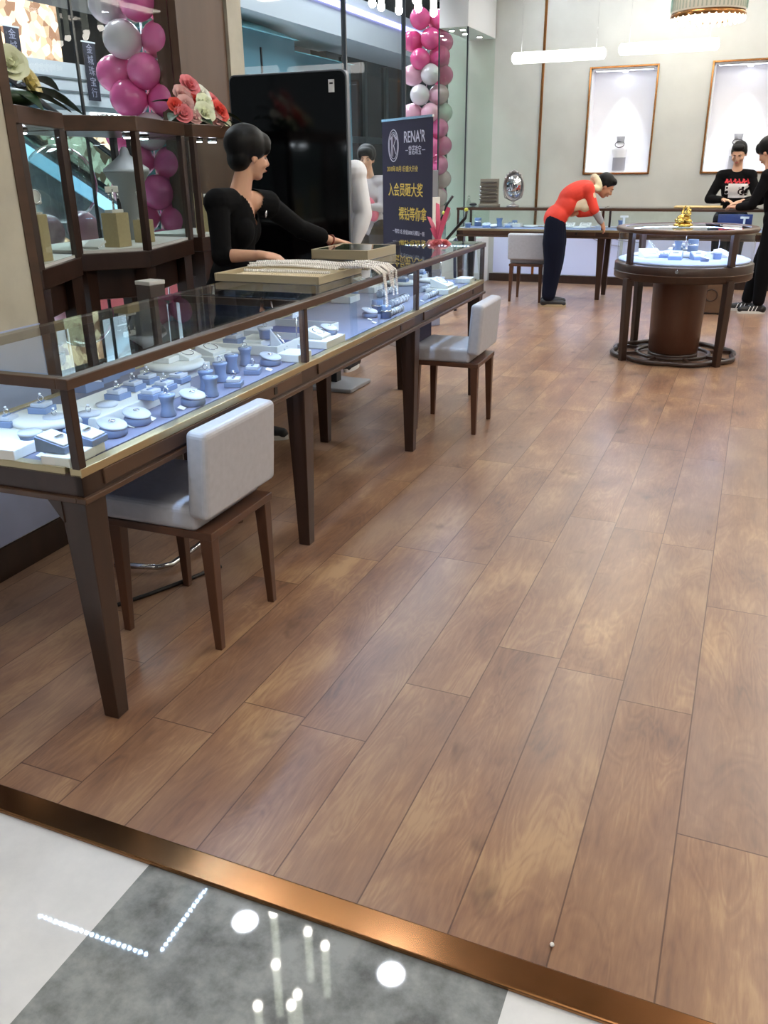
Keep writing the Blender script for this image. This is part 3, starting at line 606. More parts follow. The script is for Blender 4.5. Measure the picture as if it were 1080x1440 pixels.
T = empty('wooden_post', (-2.74, 3.52, 0), R(-10), 'square grey-brown post with a white top before the corner vitrine', 'post')
MB().span((-0.05, -0.05, 0), (0.05, 0.05, 0.97)).build('shaft', mat('grey_brown', (84, 74, 68), 0.5), T, bevel=0.004); MB().span((-0.052, -0.052, 0.97), (0.052, 0.052, 0.99)).build('white_cap', OFFWHITE, T, bevel=0.003)
# ================================================================== BLACK SCREEN
K = empty('standing_screen', (-2.99, 5.52, 0), 0, 'tall black switched-off digital signage screen standing behind the counter', 'screen')
MB().prism([(-0.30, -0.22), (0.49, -0.20), (0.49, 0.16), (-0.30, 0.2)], 0.0, 0.03).build('base_plate', mat('grey_powder_coat', (150, 152, 156), 0.4), K, bevel=0.008)
MB().span((-0.30, -0.03, 0.03), (0.30, 0.05, 0.30)).build('foot_column', BLACK, K, bevel=0.005)
def rrect(w_, h_, r, n=6):
    out = []
    for cx_, cz, a0 in ((w_/2-r, h_/2-r, 0), (-w_/2+r, h_/2-r, 90), (-w_/2+r, -h_/2+r, 180), (w_/2-r, -h_/2+r, 270)):
        for i in range(n+1): a = R(a0+90*i/n); out.append((cx_+r*math.cos(a), cz+r*math.sin(a)))
    return out
def slab(poly, y0, y1, cz, name, m, par, bev=0.0):
    q = MB(); q.prism(poly, 0, y1-y0); q.v = [(x, y1-z, y+cz) for x, y, z in q.v]; return q.build(name, m, par, bevel=bev, fix=True)
slab(rrect(0.885, 1.84, 0.045), -0.03, 0.012, 1.16, 'housing', mat('silver_edge', (120, 124, 130), 0.35, metal=0.6), K, 0.004)
slab(rrect(0.862, 1.82, 0.04), -0.036, -0.029, 1.16, 'screen_glass', BLACKGLOSS, K)
MB().box((0.335, -0.0375, 1.985), (0.042, 0.003, 0.075)).build('sticker', CARD, K)
MB().box((0.335, -0.0395, 2.0), (0.024, 0.002, 0.010)).build('sticker_mark', BLACK, K)

# ================================================================== ROLL-UP BANNER
A, B_ = Vector((-3.0, 7.15, 0)), Vector((-2.36, 6.62, 0)); mid = (A+B_)/2; d = (B_-A).normalized(); ang = math.atan2(d.y, d.x)
BN = empty('rollup_banner', mid, ang, 'dark purple roll-up banner with gold and white lettering, behind the counter', 'banner')
wd = (B_-A).length
q = MB().box((0, 0, 0.96), (wd, 0.004, 1.77)); pan = q.build('banner_panel', mat('banner_purple', (24, 15, 50), 0.6, var=0.25, scale=1.2), BN)
MB().box((0, 0.03, 0.035), (wd+0.04, 0.12, 0.07)).build('cassette', SILVER, BN, bevel=0.01)
MB().box((0, 0, 1.85), (wd, 0.014, 0.018)).build('top_rail', SILVER, BN); MB().tube([(0, 0.03, 0.06), (0, 0.012, 1.85)], 0.008, 8).build('support_pole', SILVER, BN)
GOLDT = mat('gold_print', (222, 190, 84), 0.5); WHT = mat('white_print', (206, 204, 220), 0.5)
def bt(s, size, x, z, m, width, nm='lettering', bold=0.0): return text(nm, s, size, (x, -0.0025, z), (1, 0, 0), (0, 0, 1), m, pan, extrude=0.0005, width=width, bold=bold)
bt("RENA'R", 0.12, 0.13, 1.71, WHT, 0.34, bold=0.001); bt('雷诺珠宝', 0.075, 0.14, 1.61, WHT, 0.20)
m = MB(); m.box((0.01, -0.003, 1.615), (0.04, 0.001, 0.005)); m.box((0.28, -0.003, 1.615), (0.05, 0.001, 0.005)); m.build('name_rules', WHT, pan)
m = MB(); m.tube([(-0.215+0.085*math.cos(t), -0.003, 1.655+0.12*math.sin(t)) for t in [2*PI*i/40 for i in range(40)]], 0.004, 6, closed=True)
m.tube([(-0.215+0.07*math.cos(t), -0.003, 1.655+0.10*math.sin(t)) for t in [2*PI*i/40 for i in range(40)]], 0.0025, 6, closed=True)
m.tube([(-0.245, -0.003, 1.58), (-0.245, -0.003, 1.72)], 0.004, 6); m.tube([(-0.225, -0.003, 1.57), (-0.225, -0.003, 1.72), (-0.20, -0.003, 1.735), (-0.18, -0.003, 1.70), (-0.205, -0.003, 1.66), (-0.225, -0.003, 1.65)], 0.004, 6); m.tube([(-0.21, -0.003, 1.655), (-0.175, -0.003, 1.59)], 0.004, 6)
m.tube([(-0.275, -0.003, 1.70), (-0.215, -0.003, 1.745), (-0.155, -0.003, 1.70)], 0.0035, 6)
m.build('emblem', WHT, pan)
bt('2018年10月1日盛大开业', 0.05, -0.07, 1.475, GOLDT, 0.52); bt('入会员砸大奖', 0.11, -0.02, 1.31, GOLDT, 0.58, bold=0.001); bt('裸钻等你拿', 0.11, 0.10, 1.125, GOLDT, 0.46, bold=0.001)
bt('一等奖1名 价值5000元裸钻一颗', 0.04, 0.03, 0.985, WHT, 0.54); bt('二等奖2名 价值3000元项链一条', 0.04, 0.03, 0.89, WHT, 0.54); bt('三等奖3名 价值1000元戒指一枚', 0.04, 0.03, 0.795, WHT, 0.54)
m = MB()
for z in (0.70, 0.475): m.box((0.0, -0.003, z), (0.74, 0.001, 0.004))
for x in (-0.37, 0.37): m.box((x, -0.003, 0.5875), (0.004, 0.001, 0.225))
m.build('text_frame', WHT, pan)
bt('活动说明：', 0.03, -0.24, 0.672, WHT, 0.12)
for i, s in enumerate(('1、凡到店顾客均可参加抽奖活动', '2、会员办理后即可砸蛋一次机会', '3、奖品数量有限先到先得', '4、活动最终解释权归本店所有')): bt(s, 0.028, -0.03, 0.63-0.04*i, WHT, 0.5)
bt('活动时间：2018年10月1日-7日', 0.045, 0.02, 0.425, GOLDT, 0.56)

# ================================================================== BALLOONS
def balloon_mesh(r):
    prof = []
    for i in range(15):
        t = PI*i/14; z = -math.cos(t); k = math.sin(t)*(1-0.10*(1-z)/2*0.8); prof.append((max(0.004, r*k), z*r*1.12))
    return prof
BM = {n: mat('balloon_'+n, c, 0.22, coat=0.3, sss=0.0) for n, c in (('hot_pink', (240, 108, 172)), ('deep_pink', (222, 76, 140)), ('light_pink', (226, 170, 190)), ('white', (214, 206, 210)))}
BPROTO = {}
def balloon(kind, loc, r, label, group, rot=None):
    if kind not in BPROTO:
        T = MB().lathe(balloon_mesh(1.0), seg=22).build('balloon', BM[kind]); MB().lathe([(0.015, -1.10), (0.07, -1.2)], seg=10).build('knot', BM[kind], T); BPROTO[kind] = T
    else: T = copy_tree(BPROTO[kind])
    T.location = loc; T.scale = (r, r, r); T.rotation_euler = rot or (0, 0, 0); tag(T, label, 'balloon', group); return T
CN = {'hot_pink': 'bright pink', 'deep_pink': 'deep pink', 'light_pink': 'pale pink', 'white': 'white'}
def column(cx, cy, rows, r, label, group, dz):
    rnd = random.Random(3)
    for k, (z, kinds) in enumerate(rows):
        for j, kd in enumerate(kinds):
            a = R(-132+76*j+ (38 if k % 2 else 0)); rr = r*(0.92+0.08*rnd.random())
            x, y = cx+math.cos(a)*r*1.5, cy+math.sin(a)*r*1.5
            Q = Vector((math.cos(a), math.sin(a), 0.1)).to_track_quat('Z', 'Y').to_euler()
            balloon(kd, (x, y, z+rnd.uniform(-0.02, 0.02)), rr, f'{CN[kd]} balloon, {label}, {ORD[k]} row from bottom, {["left", "front", "right"][j]} side', group, Q)
H, DP, LP, W_ = 'hot_pink', 'deep_pink', 'light_pink', 'white'
pal = [(W_, H, H), (H, H, LP), (LP, H, H), (H, H, W_), (H, W_, W_), (H, H, LP), (H, H, H), (W_, H, H), (W_, H, DP)]
column(-4.05, 5.42, [(0.98+0.19*i, pal[i % 9]) for i in range(9)], 0.128, 'column left of the brown pillar', 'balloons of the column left of the brown pillar', 0.2)
pal2 = [(W_, W_, LP), (H, LP, H), (W_, W_, LP), (H, H, LP), (H, H, H), (LP, H, H), (LP, LP, W_), (W_, LP, LP), (LP, W_, DP), (DP, DP, DP), (DP, DP, H), (DP, DP, DP)]
column(-4.05, 11.1, [(0.92+0.20*i, pal2[i]) for i in range(12)], 0.128, 'column beside the glass tower', 'balloons of the column beside the glass tower', 0.2)
o = MB().ell((0, 0, 0), (0.22, 0.22, 0.23), seg=28, rings=18).build('bubble_balloon', glassm('bubble_film', (214, 222, 224), 1.4, 2.0), None, (-4.02, 4.40, 1.42)); tag(o, 'large clear bubble balloon outside the window behind the first vitrine', 'balloon')
balloon(LP, (-4.02, 4.24, 1.14), 0.10, 'pale pink balloon below the clear bubble, left one', 'balloons under the clear bubble'); balloon(LP, (-4.0, 4.53, 1.14), 0.105, 'pale pink balloon below the clear bubble, right one', 'balloons under the clear bubble')
balloon(W_, (-4.05, 4.32, 0.93), 0.11, 'white balloon below the two pale pink ones outside the window', 'balloons under the clear bubble'); balloon(LP, (-4.0, 4.25, 0.72), 0.12, 'pale pink balloon lowest under the clear bubble outside the window', 'balloons under the clear bubble')
balloon(W_, (-4.0, 5.05, 0.66), 0.13, 'white balloon near the floor outside, seen under the middle vitrine', 'balloons under the clear bubble')
pole = MB().tube([(0, 0, 0), (0, 0, 2.6)], 0.007, 8).build('balloon_pole', SILVER, None, (-4.05, 5.42, 0)); tag(pole, 'pole holding the balloon column left of the brown pillar', 'pole')
pole = MB().tube([(0, 0, 0), (0, 0, 3.2)], 0.007, 8).build('balloon_pole', SILVER, None, (-4.05, 11.1, 0)); tag(pole, 'pole holding the balloon column beside the glass tower', 'pole')
pole = MB().tube([(0, 0, 0), (0, 0, 1.25)], 0.01, 8).build('balloon_pole', SILVER, None, (-4.16, 4.40, 0)); tag(pole, 'thin pole behind the clear bubble balloon', 'pole')

# ================================================================== THE MALL BEYOND
MW = mat('mall_white', (206, 212, 216), 0.4); MG = mat('mall_grey', (120, 126, 130), 0.5); DK = mat('mall_dark', (46, 48, 50), 0.5, var=0.3, scale=2)
GX = -14.0
gal = MB().span((GX-3, 4, 2.72), (GX, 40, 3.62)); go = struct(gal, 'trim_6', MW, label='white upper gallery parapet across the mall')
for z in (3.30, 3.05): MB().span((GX, 4, z), (GX+0.02, 40, z+0.035)).build('groove', MG, go)
MB().span((GX, 4, 2.66), (GX+0.05, 40, 2.80)).build('lower_band', mat('band_grey', (92, 102, 106), 0.4), go)
MB().span((GX+0.02, 4, 2.30), (GX+0.35, 40, 2.66)).build('soffit_band', MW, go)
b = MB(); b.span((GX-6, -2, 0), (GX-5.8, 45, 9)); struct(b, 'wall_mall', DK, label='dark upper shop fronts across the mall')
SHOPW = bpy.data.materials.new('lit_upper_shop'); SHOPW.use_nodes = True; nt = SHOPW.node_tree; pb = nt.nodes['Principled BSDF']
tc = nt.nodes.new('ShaderNodeTexCoord'); nz = nt.nodes.new('ShaderNodeTexVoronoi'); nz.inputs['Scale'].default_value = 5.5; rp = nt.nodes.new('ShaderNodeValToRGB')
rp.color_ramp.elements[0].color = lin((110, 78, 58)); rp.color_ramp.elements[1].color = lin((255, 226, 186)); rp.color_ramp.elements[0].position = 0.25; rp.color_ramp.elements[1].position = 0.8
nt.links.new(tc.outputs['Object'], nz.inputs[0]); nt.links.new(nz.outputs['Color'], rp.inputs[0]); nt.links.new(rp.outputs[0], pb.inputs['Emission Color']); pb.inputs['Emission Strength'].default_value = 1.6; pb.inputs['Base Color'].default_value = lin((120, 90, 70))
o = MB().span((0, -9, 0), (0.3, 4.1, 2.6)).build('lit_shop_window', SHOPW, None, (GX-2.2, 14.0, 3.62)); tag(o, 'warm lit upper floor restaurant window across the mall, top left', 'shop window')
o = MB().span((0, 0, 0), (2.2, 14, 2.3)).build('lit_shop_window', mat('dim_shop', (92, 84, 80), 0.6, var=0.5, scale=1.4), None, (GX-2.6, 19, 0.0)); tag(o, 'dim ground floor shop front across the mall, right', 'shop window')
o = MB().span((0, 0, 0), (2.2, 6.5, 2.3)).build('lit_shop_window', SHOPW, None, (GX-2.6, 12.4, 0.0)); tag(o, 'warm lit ground floor shop front across the mall under the gallery', 'shop window')
S = empty('shop_sign', (GX+0.36, 17.0, 2.56), 0, 'white backlit shop sign with dark letters below the gallery across the mall', 'sign')
MB().span((0, -0.85, -0.10), (0.05, 0.75, 0.10)).build('light_box', emit('sign_box', (250, 250, 250), 1.6), S)
text('lettering', 'VERO MODA', 0.19, (0.052, -0.02, 0.0), (0, 1, 0), (0, 0, 1), BLACK, S, width=1.35, bold=0.003)
for (y, z0, z1, lab) in ((16.75, 2.92, 4.06, 'right dark hanging banner with pale characters before the white mall gallery'), (14.55, 3.0, 4.1, 'left dark hanging banner with pale characters before the white mall gallery')):
    S = empty('hanging_banner', (GX+0.03, y, z0), 0, lab, 'banner'); hh = z1-z0
    MB().span((0, -0.19, 0), (0.02, 0.19, hh)).build('cloth', mat('banner_dark', (40, 40, 52), 0.6), S)
    for i, ch in enumerate('金城珠宝行'): text('character', ch, 0.2, (0.021, 0, hh-0.13-0.215*i), (0, 1, 0), (0, 0, 1), mat('banner_pale', (150, 150, 168), 0.6), S)
    MB().span((0, -0.22, hh), (0.02, 0.22, hh+0.03)).build('hanging_rod', MW, S)
# escalator
E_ = empty('escalator', (-9.5, 0, 0), 0, 'escalator with pale blue lit side panel seen through the vitrine glass', 'escalator')
m = MB(); 
def quadslab(mb, x0, x1, pts):
    n = len(pts); mb.add([(x0, y, z) for y, z in pts]+[(x1, y, z) for y, z in pts], [tuple(range(n-1, -1, -1)), tuple(range(n, 2*n))]+[(i, (i+1) % n, n+(i+1) % n, n+i) for i in range(n)])
quadslab(m, -0.5, 0.5, [(5.5, 3.3), (11.8, 0.05), (12.6, 0.05), (12.6, 0.3), (5.5, 3.75)]); m.build('truss', mat('escalator_grey', (96, 102, 108), 0.4), E_, fix=True)
for x in (-0.5, 0.5):
    m = MB(); quadslab(m, x-0.02, x+0.02, [(5.5, 3.78), (12.4, 0.36), (12.4, 1.0), (5.5, 4.4)]); m.build('balustrade', glassm('escalator_glass', (180, 205, 215), 1.5), E_, fix=True)
    MB().tube([(x, 5.5, 4.42), (x, 12.4, 1.02), (x, 12.75, 0.9), (x, 12.7, 0.5)], 0.04, 8).build('handrail', BLACK, E_)
    m = MB(); quadslab(m, x-0.03, x+0.03, [(5.5, 3.5), (12.3, 0.15), (12.3, 0.33), (5.5, 3.72)]); m.build('skirt_light', emit('skirt_glow', (150, 200, 230), 0.9), E_, fix=True)
# tents
TEAL = mat('tent_wall_teal', (84, 132, 146), 0.7, var=0.06, scale=2); CYAN = mat('tent_roof_cyan', (150, 226, 230), 0.6)
def tent(x0, x1, y0, y1, zw, zr, label):
    T = empty('exhibition_tent', ((x0+x1)/2, (y0+y1)/2, 0), 0, label, 'tent'); a, c = (x1-x0)/2, (y1-y0)/2
    MB().span((-a, -c, 0), (a, c, zw)).build('tent_wall', TEAL, T)
    m = MB(); e = 0.08; m.add([(-a-e, -c-e, zw), (a+e, -c-e, zw), (a+e, c+e, zw), (-a-e, c+e, zw), (0, 0, zr)], [(0, 1, 4), (1, 2, 4), (2, 3, 4), (3, 0, 4), (3, 2, 1, 0)]); m.build('tent_roof', CYAN, T)
    MB().span((a, -0.02, 1.2), (a+0.02, 0.02, zw-0.25)).build('zip_seam', BLACK, T)
tent(-10.6, -8.6, 13.6, 16.2, 3.74, 4.22, 'teal exhibition tent with pale cyan pyramid roof in the mall, nearer')
tent(-10.9, -8.9, 16.35, 19.4, 3.62, 3.85, 'teal exhibition tent in the mall behind the nearer tent')
DG = mat('dark_green_glass', (22, 40, 44), 0.12, var=0.4, scale=0.8)
b = MB(); b.span((-10.0, 19.6, 0), (-9.6, 34, 6)); gd = struct(b, 'wall_shop', DG, label='dark green glass shop front across the mall')
for i, y in enumerate((20.4, 21.6, 23.0, 24.6, 26.4)): MB().span((-9.6, y, 0), (-9.53, y+0.16, 3.9)).build('mullion', mat('mullion_grey', (70, 86, 90), 0.4), gd)
MB().span((-9.6, 19.6, 2.05), (-9.54, 34, 2.2)).build('transom', MATS['mullion_grey'], gd)
b = MB(); b.span((-9.8, 9, 3.95), (-8.3, 36, 4.75)); gs = struct(b, 'trim_7', MW, label='pale upper floor slab edge over the tents')
MB().span((-8.32, 15, 4.45), (-8.26, 30, 4.55)).build('led_line', emit('violet_led', (176, 170, 255), 2.2), gs)
b = MB(); b.span((-12.5, 9, 4.3), (-9.8, 36, 4.7)); struct(b, 'trim_8', mat('slab_grey', (128, 130, 134), 0.6), label='grey underside of the mall upper floor')
b = MB(); b.span((-30, -10, 8.0), (-3.9, 45, 8.2)); struct(b, 'ceiling_mall', CEIL)
b = MB(); b.span((-30, 40, 0), (-3.9, 40.2, 8)); struct(b, 'wall_mall_end', DK)
for i, (x, y) in enumerate(((-6.5, 6), (-6.5, 11), (-6.5, 17), (-11.5, 8), (-11.5, 14), (-11.5, 20))):
    t = empty('mall_light', (x, y, 8.0), 0, f'large mall ceiling light panel, {ORD[i]} from the shop window', 'ceiling light', 'mall ceiling light panels')
    MB().box((0, 0, -0.02), (1.7, 2.7, 0.04)).build('frame', MW, t); MB().box((0, 0, -0.045), (1.5, 2.5, 0.02)).build('diffuser', emit('mall_panel', (240, 246, 255), MALL_E), t)
# red carpet and pedestal seen below the vitrines
o = MB().span((-0.5, -2.5, 0), (0.5, 2.5, 0.012)).build('red_carpet', mat('red_carpet', (110, 30, 34), 0.9), None, (-6.9, 8.6, 0)); tag(o, 'red carpet on the mall floor outside the window', 'carpet')
T = empty('flared_display_bust', (-3.36, 4.22, 1.12), 0, 'flared grey display bust with white domed top inside the corner vitrine', 'bust')
MB().lathe([(0.055, 0), (0.06, 0.01), (0.05, 0.10), (0.052, 0.2), (0.08, 0.29), (0.125, 0.36), (0.13, 0.37)], seg=28).build('body', mat('pedestal_grey', (132, 134, 134), 0.5), T)
MB().lathe([(0.13, 0.37), (0.125, 0.385), (0.075, 0.42), (0.03, 0.455), (0.02, 0.49), (0.005, 0.50)], seg=28).build('white_top', MW, T)

# ================================================================== JEWELRY DISPLAYS
ZB = 0.786
NAVYV = mat('slate_blue_leatherette', (116, 134, 168), 0.6)
PROTO = {}
def p_ring_stand():
    T = empty('ring_stand'); MB().lathe([(0.0245, 0), (0.0255, 0.004), (0.021, 0.02), (0.0195, 0.036), (0.022, 0.052), (0.0265, 0.062), (0.0265, 0.068), (0.0, 0.068)], seg=20).build('body', NAVYV, T)
    MB().box((0, 0, 0.0695), (0.030, 0.008, 0.003)).build('ring_slot', PALE, T); return T
def p_low_ring_stand():
    T = empty('low_ring_stand'); MB().lathe([(0.026, 0), (0.027, 0.004), (0.029, 0.034), (0.031, 0.04), (0.0, 0.04)], seg=20).build('body', NAVYV, T); MB().lathe([(0.031, 0.04), (0.033, 0.042), (0.033, 0.049), (0.0, 0.05)], seg=20).build('lid', PALE, T); return T
def p_disc():
    T = empty('round_display'); MB().lathe([(0.036, 0), (0.040, 0.004), (0.040, 0.02), (0.037, 0.024), (0.0, 0.024)], seg=26).build('base', NAVYV, T)
    Q = Matrix.Rotation(R(14), 3, 'Y'); d = MB().lathe([(0.0, -0.004), (0.041, -0.004), (0.043, 0.0), (0.041, 0.004), (0.0, 0.005)], (0, 0, 0.034), 26, M=Q, caps=False).build('tilted_disc', PALE, T)
    MB().tube([(0.008*math.cos(t), 0.008*math.sin(t), 0.0435) for t in [i*2*PI/10 for i in range(10)]], 0.0022, 5, closed=True).build('brooch', SILVER, T); return T
def p_wedge():
    T = empty('wedge_ring_box'); m = MB(); m.add([(-0.045, -0.036, 0), (0.045, -0.036, 0), (0.045, 0.036, 0), (-0.045, 0.036, 0), (-0.045, -0.036, 0.042), (0.045, -0.036, 0.018), (0.045, 0.036, 0.018), (-0.045, 0.036, 0.042)], [(3, 2, 1, 0), (4, 5, 6, 7), (0, 1, 5, 4), (1, 2, 6, 5), (2, 3, 7, 6), (3, 0, 4, 7)]); m.build('body', NAVYV, T, bevel=0.002)
    Q = Matrix.Rotation(R(15), 3, 'Y'); MB().box((0, 0, 0.032), (0.084, 0.064, 0.006), M=Q).build('cushion', PALE, T, bevel=0.002); MB().box((0.005, 0, 0.0355), (0.008, 0.03, 0.006), M=Q).build('ring_slot', SILVER, T); return T
def p_square():
    T = empty('stepped_ring_block'); MB().box((0, 0, 0.009), (0.06, 0.06, 0.018)).build('base', NAVYV, T, bevel=0.002); MB().box((0, 0, 0.024), (0.046, 0.046, 0.012)).build('upper_step', PALE, T, bevel=0.002); MB().box((0, 0, 0.0315), (0.008, 0.03, 0.003)).build('ring_slot', NAVYV, T); return T
def p_plate():
    T = MB().lathe([(0.10, 0), (0.112, 0.003), (0.115, 0.012), (0.112, 0.022), (0.10, 0.024), (0.0, 0.024)], seg=40).build('round_riser', OFFWHITE, None); return T
def p_riser():
    return MB().box((0, 0, 0.018), (0.16, 0.22, 0.036)).build('riser_block', OFFWHITE, None, bevel=0.003)
def p_long_riser():
    return MB().box((0, 0, 0.02), (0.2, 0.5, 0.04)).build('riser_block', OFFWHITE, None, bevel=0.003)
def p_small_riser():
    return MB().box((0, 0, 0.015), (0.10, 0.12, 0.03)).build('riser_block', OFFWHITE, None, bevel=0.003)
def p_card():
    return MB().box((0, 0, 0.004), (0.022, 0.03, 0.0015), M=Matrix.Rotation(R(18), 3, 'Y')).build('price_card', CARD, None)
def p_fin():
    T = empty('pendant_display'); m = MB(); m.add([(-0.035, -0.03, 0), (0.035, -0.03, 0), (0.035, 0.03, 0), (-0.035, 0.03, 0), (-0.03, -0.02, 0.09), (-0.03, 0.02, 0.09)], [(3, 2, 1, 0), (1, 2, 5, 4), (0, 1, 4), (2, 3, 5), (3, 0, 4, 5)]); m.build('sloped_body', PALE, T, bevel=0.002)
    MB().tube([(0.004-0.03*math.cos(t)*0.7+0.006, 0.014*math.sin(t), 0.05+0.03*math.cos(t)) for t in [i*2*PI/16 for i in range(16)]], 0.0018, 5, closed=True).build('chain', SILVER, T); return T
def p_cup():
    T = empty('bangle_cylinder'); MB().lathe([(0.027, 0), (0.027, 0.06), (0.025, 0.062), (0, 0.062)], seg=22).build('body', NAVYV, T); MB().lathe([(0.0275, 0.03), (0.031, 0.033), (0.031, 0.037), (0.0275, 0.04)], seg=22, caps=False).build('bangle', SILVER, T); return T
def p_pad():
    T = empty('slanted_pad'); m = MB(); m.add([(-0.05, -0.06, 0), (0.05, -0.06, 0), (0.05, 0.06, 0), (-0.05, 0.06, 0), (-0.05, -0.06, 0.05), (0.05, -0.06, 0.014), (0.05, 0.06, 0.014), (-0.05, 0.06, 0.05)], [(3, 2, 1, 0), (4, 5, 6, 7), (0, 1, 5, 4), (1, 2, 6, 5), (2, 3, 7, 6), (3, 0, 4, 7)]); m.build('sloped_body', OFFWHITE, T, bevel=0.002)
    MB().tube([(0.03*math.cos(t), 0.04*math.sin(t), 0.0345-0.36*0.03*math.cos(t)) for t in [i*2*PI/20 for i in range(20)]], 0.002, 5, closed=True).build('chain', SILVER, T); return T
def p_roll():
    T = empty('necklace_roll'); MB().tube([(0, -0.14, 0.02), (0, 0.14, 0.02)], 0.02, 12).build('roll', PALE, T)
    m = MB()
    for i in range(6): y = -0.12+0.048*i; m.tube([(0.022*math.cos(t), y, 0.02+0.022*math.sin(t)) for t in [k*2*PI/14 for k in range(14)]], 0.002, 5, closed=True)
    m.build('chains', SILVER, T); return T
def p_tall():
    T = empty('pendant_rod'); MB().box((0, 0, 0.008), (0.05, 0.05, 0.016)).build('base', PALE, T, bevel=0.002); MB().cyl((0, 0, 0.016), 0.0035, 0.12, 8).build('rod', SILVER, T); MB().box((0, 0, 0.136), (0.005, 0.06, 0.02)).build('crossbar', PALE, T); return T
def p_ring():
    T = empty('finger_ring'); MB().tube([(0, 0.009*math.cos(t), 0.009+0.009*math.sin(t)) for t in [i*2*PI/16 for i in range(16)]], 0.0016, 6, closed=True).build('band', SILVER, T); MB().lathe([(0.001, 0.0175), (0.0045, 0.0215), (0.003, 0.0245), (0.0, 0.0245)], seg=8, smooth=False).build('stone', mat('diamond', (236, 240, 248), 0.05, spec=1.0), T); return T
MK = dict(RS=p_ring_stand, LS=p_low_ring_stand, RD=p_disc, WB=p_wedge, SQ=p_square, PL=p_plate, RI=p_riser, LR=p_long_riser, SR=p_small_riser, TG=p_card, FN=p_fin, CU=p_cup, PD=p_pad, RO=p_roll, TA=p_tall, FR=p_ring)
DESC = dict(RS='slim waisted blue ring stand', LS='low pale-lidded ring stand', RD='round display with tilted pale disc', WB='wedge shaped blue ring box', SQ='stepped square ring block', PL='round white riser plate', RI='white rectangular riser block', LR='long white riser block', SR='small white riser block', TG='white price card', FN='sloped pale pendant display', CU='blue bangle cylinder', PD='slanted white necklace pad', RO='long pale necklace roll', TA='thin pendant rod with crossbar', FR='diamond ring standing upright')
CATS = dict(RS='ring stand', LS='ring stand', RD='jewelry display', WB='ring box', SQ='ring block', PL='riser', RI='riser', LR='riser', SR='riser', TG='price card', FN='pendant display', CU='bangle stand', PD='necklace pad', RO='necklace roll', TA='pendant stand', FR='ring')
TOPH = dict(RS=0.0705, LS=0.0495, SQ=0.0325)
PLACED = []
def put(kind, loc, rz, where, order, scale=1.0):
    if kind not in PROTO: o = PROTO[kind] = MK[kind]()
    else: o = copy_tree(PROTO[kind])
    o.location = loc; o.rotation_euler = (0, 0, rz); o.scale = (scale,)*3
    PLACED.append((where, kind, order, o)); return o
def lc(kind, px, py, rz=0.0, z=0.0, ring=False, sc=1.0, card=False):
    p = at_z(px, py, ZB+z); yl = p.y-CY; bay = 0 if yl < 1.345 else 1 if yl < 2.695 else 2
    # keep the piece inside the case
    c, s = math.cos(CRZ), math.sin(CRZ); dx, dy = p.x-CX, p.y-CY; lx, ly = c*dx+s*dy, -s*dx+c*dy
    lx = max(-0.56, min(-0.085, lx)); ly = max(0.06, min(4.0, ly)); p = cl(lx, ly, ZB+z)
    wh = ['near', 'middle', 'far'][bay]+' bay of the long counter'
    put(kind, p, CRZ+R(rz), wh, ly, sc)
    if ring: put('FR', p+Vector((0, 0, TOPH[kind]*sc)), CRZ+R(rz+90), wh, ly, 1.0)
# near bay, left end
lc('PL', 72, 592, z=0.02); lc('PL', 10, 618, z=0.0); 
lc('SQ', 60, 579, 10, 0.044, ring=True); lc('SQ', 12, 598, 8, 0.024, ring=True)
lc('SR', 14, 640, 4); lc('LS', 46, 630); lc('LS', 80, 607, ring=True); lc('SR', 92, 652, 2, sc=0.9); lc('WB', 80, 633, 4, 0.028); lc('SR', 126, 640, 2, sc=0.8); lc('WB', 122, 622, 4, 0.026)
lc('LS', 128, 602, ring=True); lc('LS', 153, 588, ring=False); lc('RD', 160, 612); lc('RD', 194, 596); lc('RS', 243, 585, ring=True); lc('RD', 275, 569)
lc('LR', 172, 573, -58+58); lc('WB', 122, 548, 90, 0.04); lc('WB', 146, 535, 90, 0.04); lc('WB', 168, 525, 90, 0.04)
lc('SQ', 166, 560, 0, 0.04, ring=True); lc('SQ', 188, 548, 0, 0.04, ring=True); lc('SQ', 208, 538, 0, 0.04, ring=True); lc('SQ', 213, 560, 0, 0.04); lc('SQ', 232, 548, 0, 0.04, ring=True); lc('SQ', 252, 537, 0, 0.04)
lc('RI', 248, 528, 0); lc('PL', 246, 516, 0, 0.036, sc=0.95); lc('SR', 236, 508, 0, 0.059, sc=0.7); lc('PD', 264, 504, 0, 0.059, sc=0.7)
lc('RS', 291, 548, ring=True); lc('RS', 308, 558); lc('RS', 311, 536, ring=True); lc('RS', 327, 524); lc('RS', 346, 513, ring=True); lc('RD', 381, 513); lc('SQ', 330, 543, 20, ring=True); lc('SQ', 356, 525, 20, ring=True)
lc('SR', 298, 508, 0, sc=1.1); lc('PD', 297, 497, 0, 0.033, sc=0.8); lc('PL', 332, 492, 0); lc('SQ', 330, 482, 0, 0.024, sc=1.2); lc('SR', 362, 486, sc=1.2); lc('LS', 374, 476, z=0.036, ring=True); lc('FN', 393, 496, 30, sc=1.1); lc('SR', 415, 505); lc('TA', 418, 488)
for (x, y) in ((146, 635), (186, 600), (213, 590), (256, 575), (297, 565), (318, 560), (224, 548), (272, 548), (392, 522), (360, 545), (120, 655), (30, 655)): lc('TG', x, y, 15)
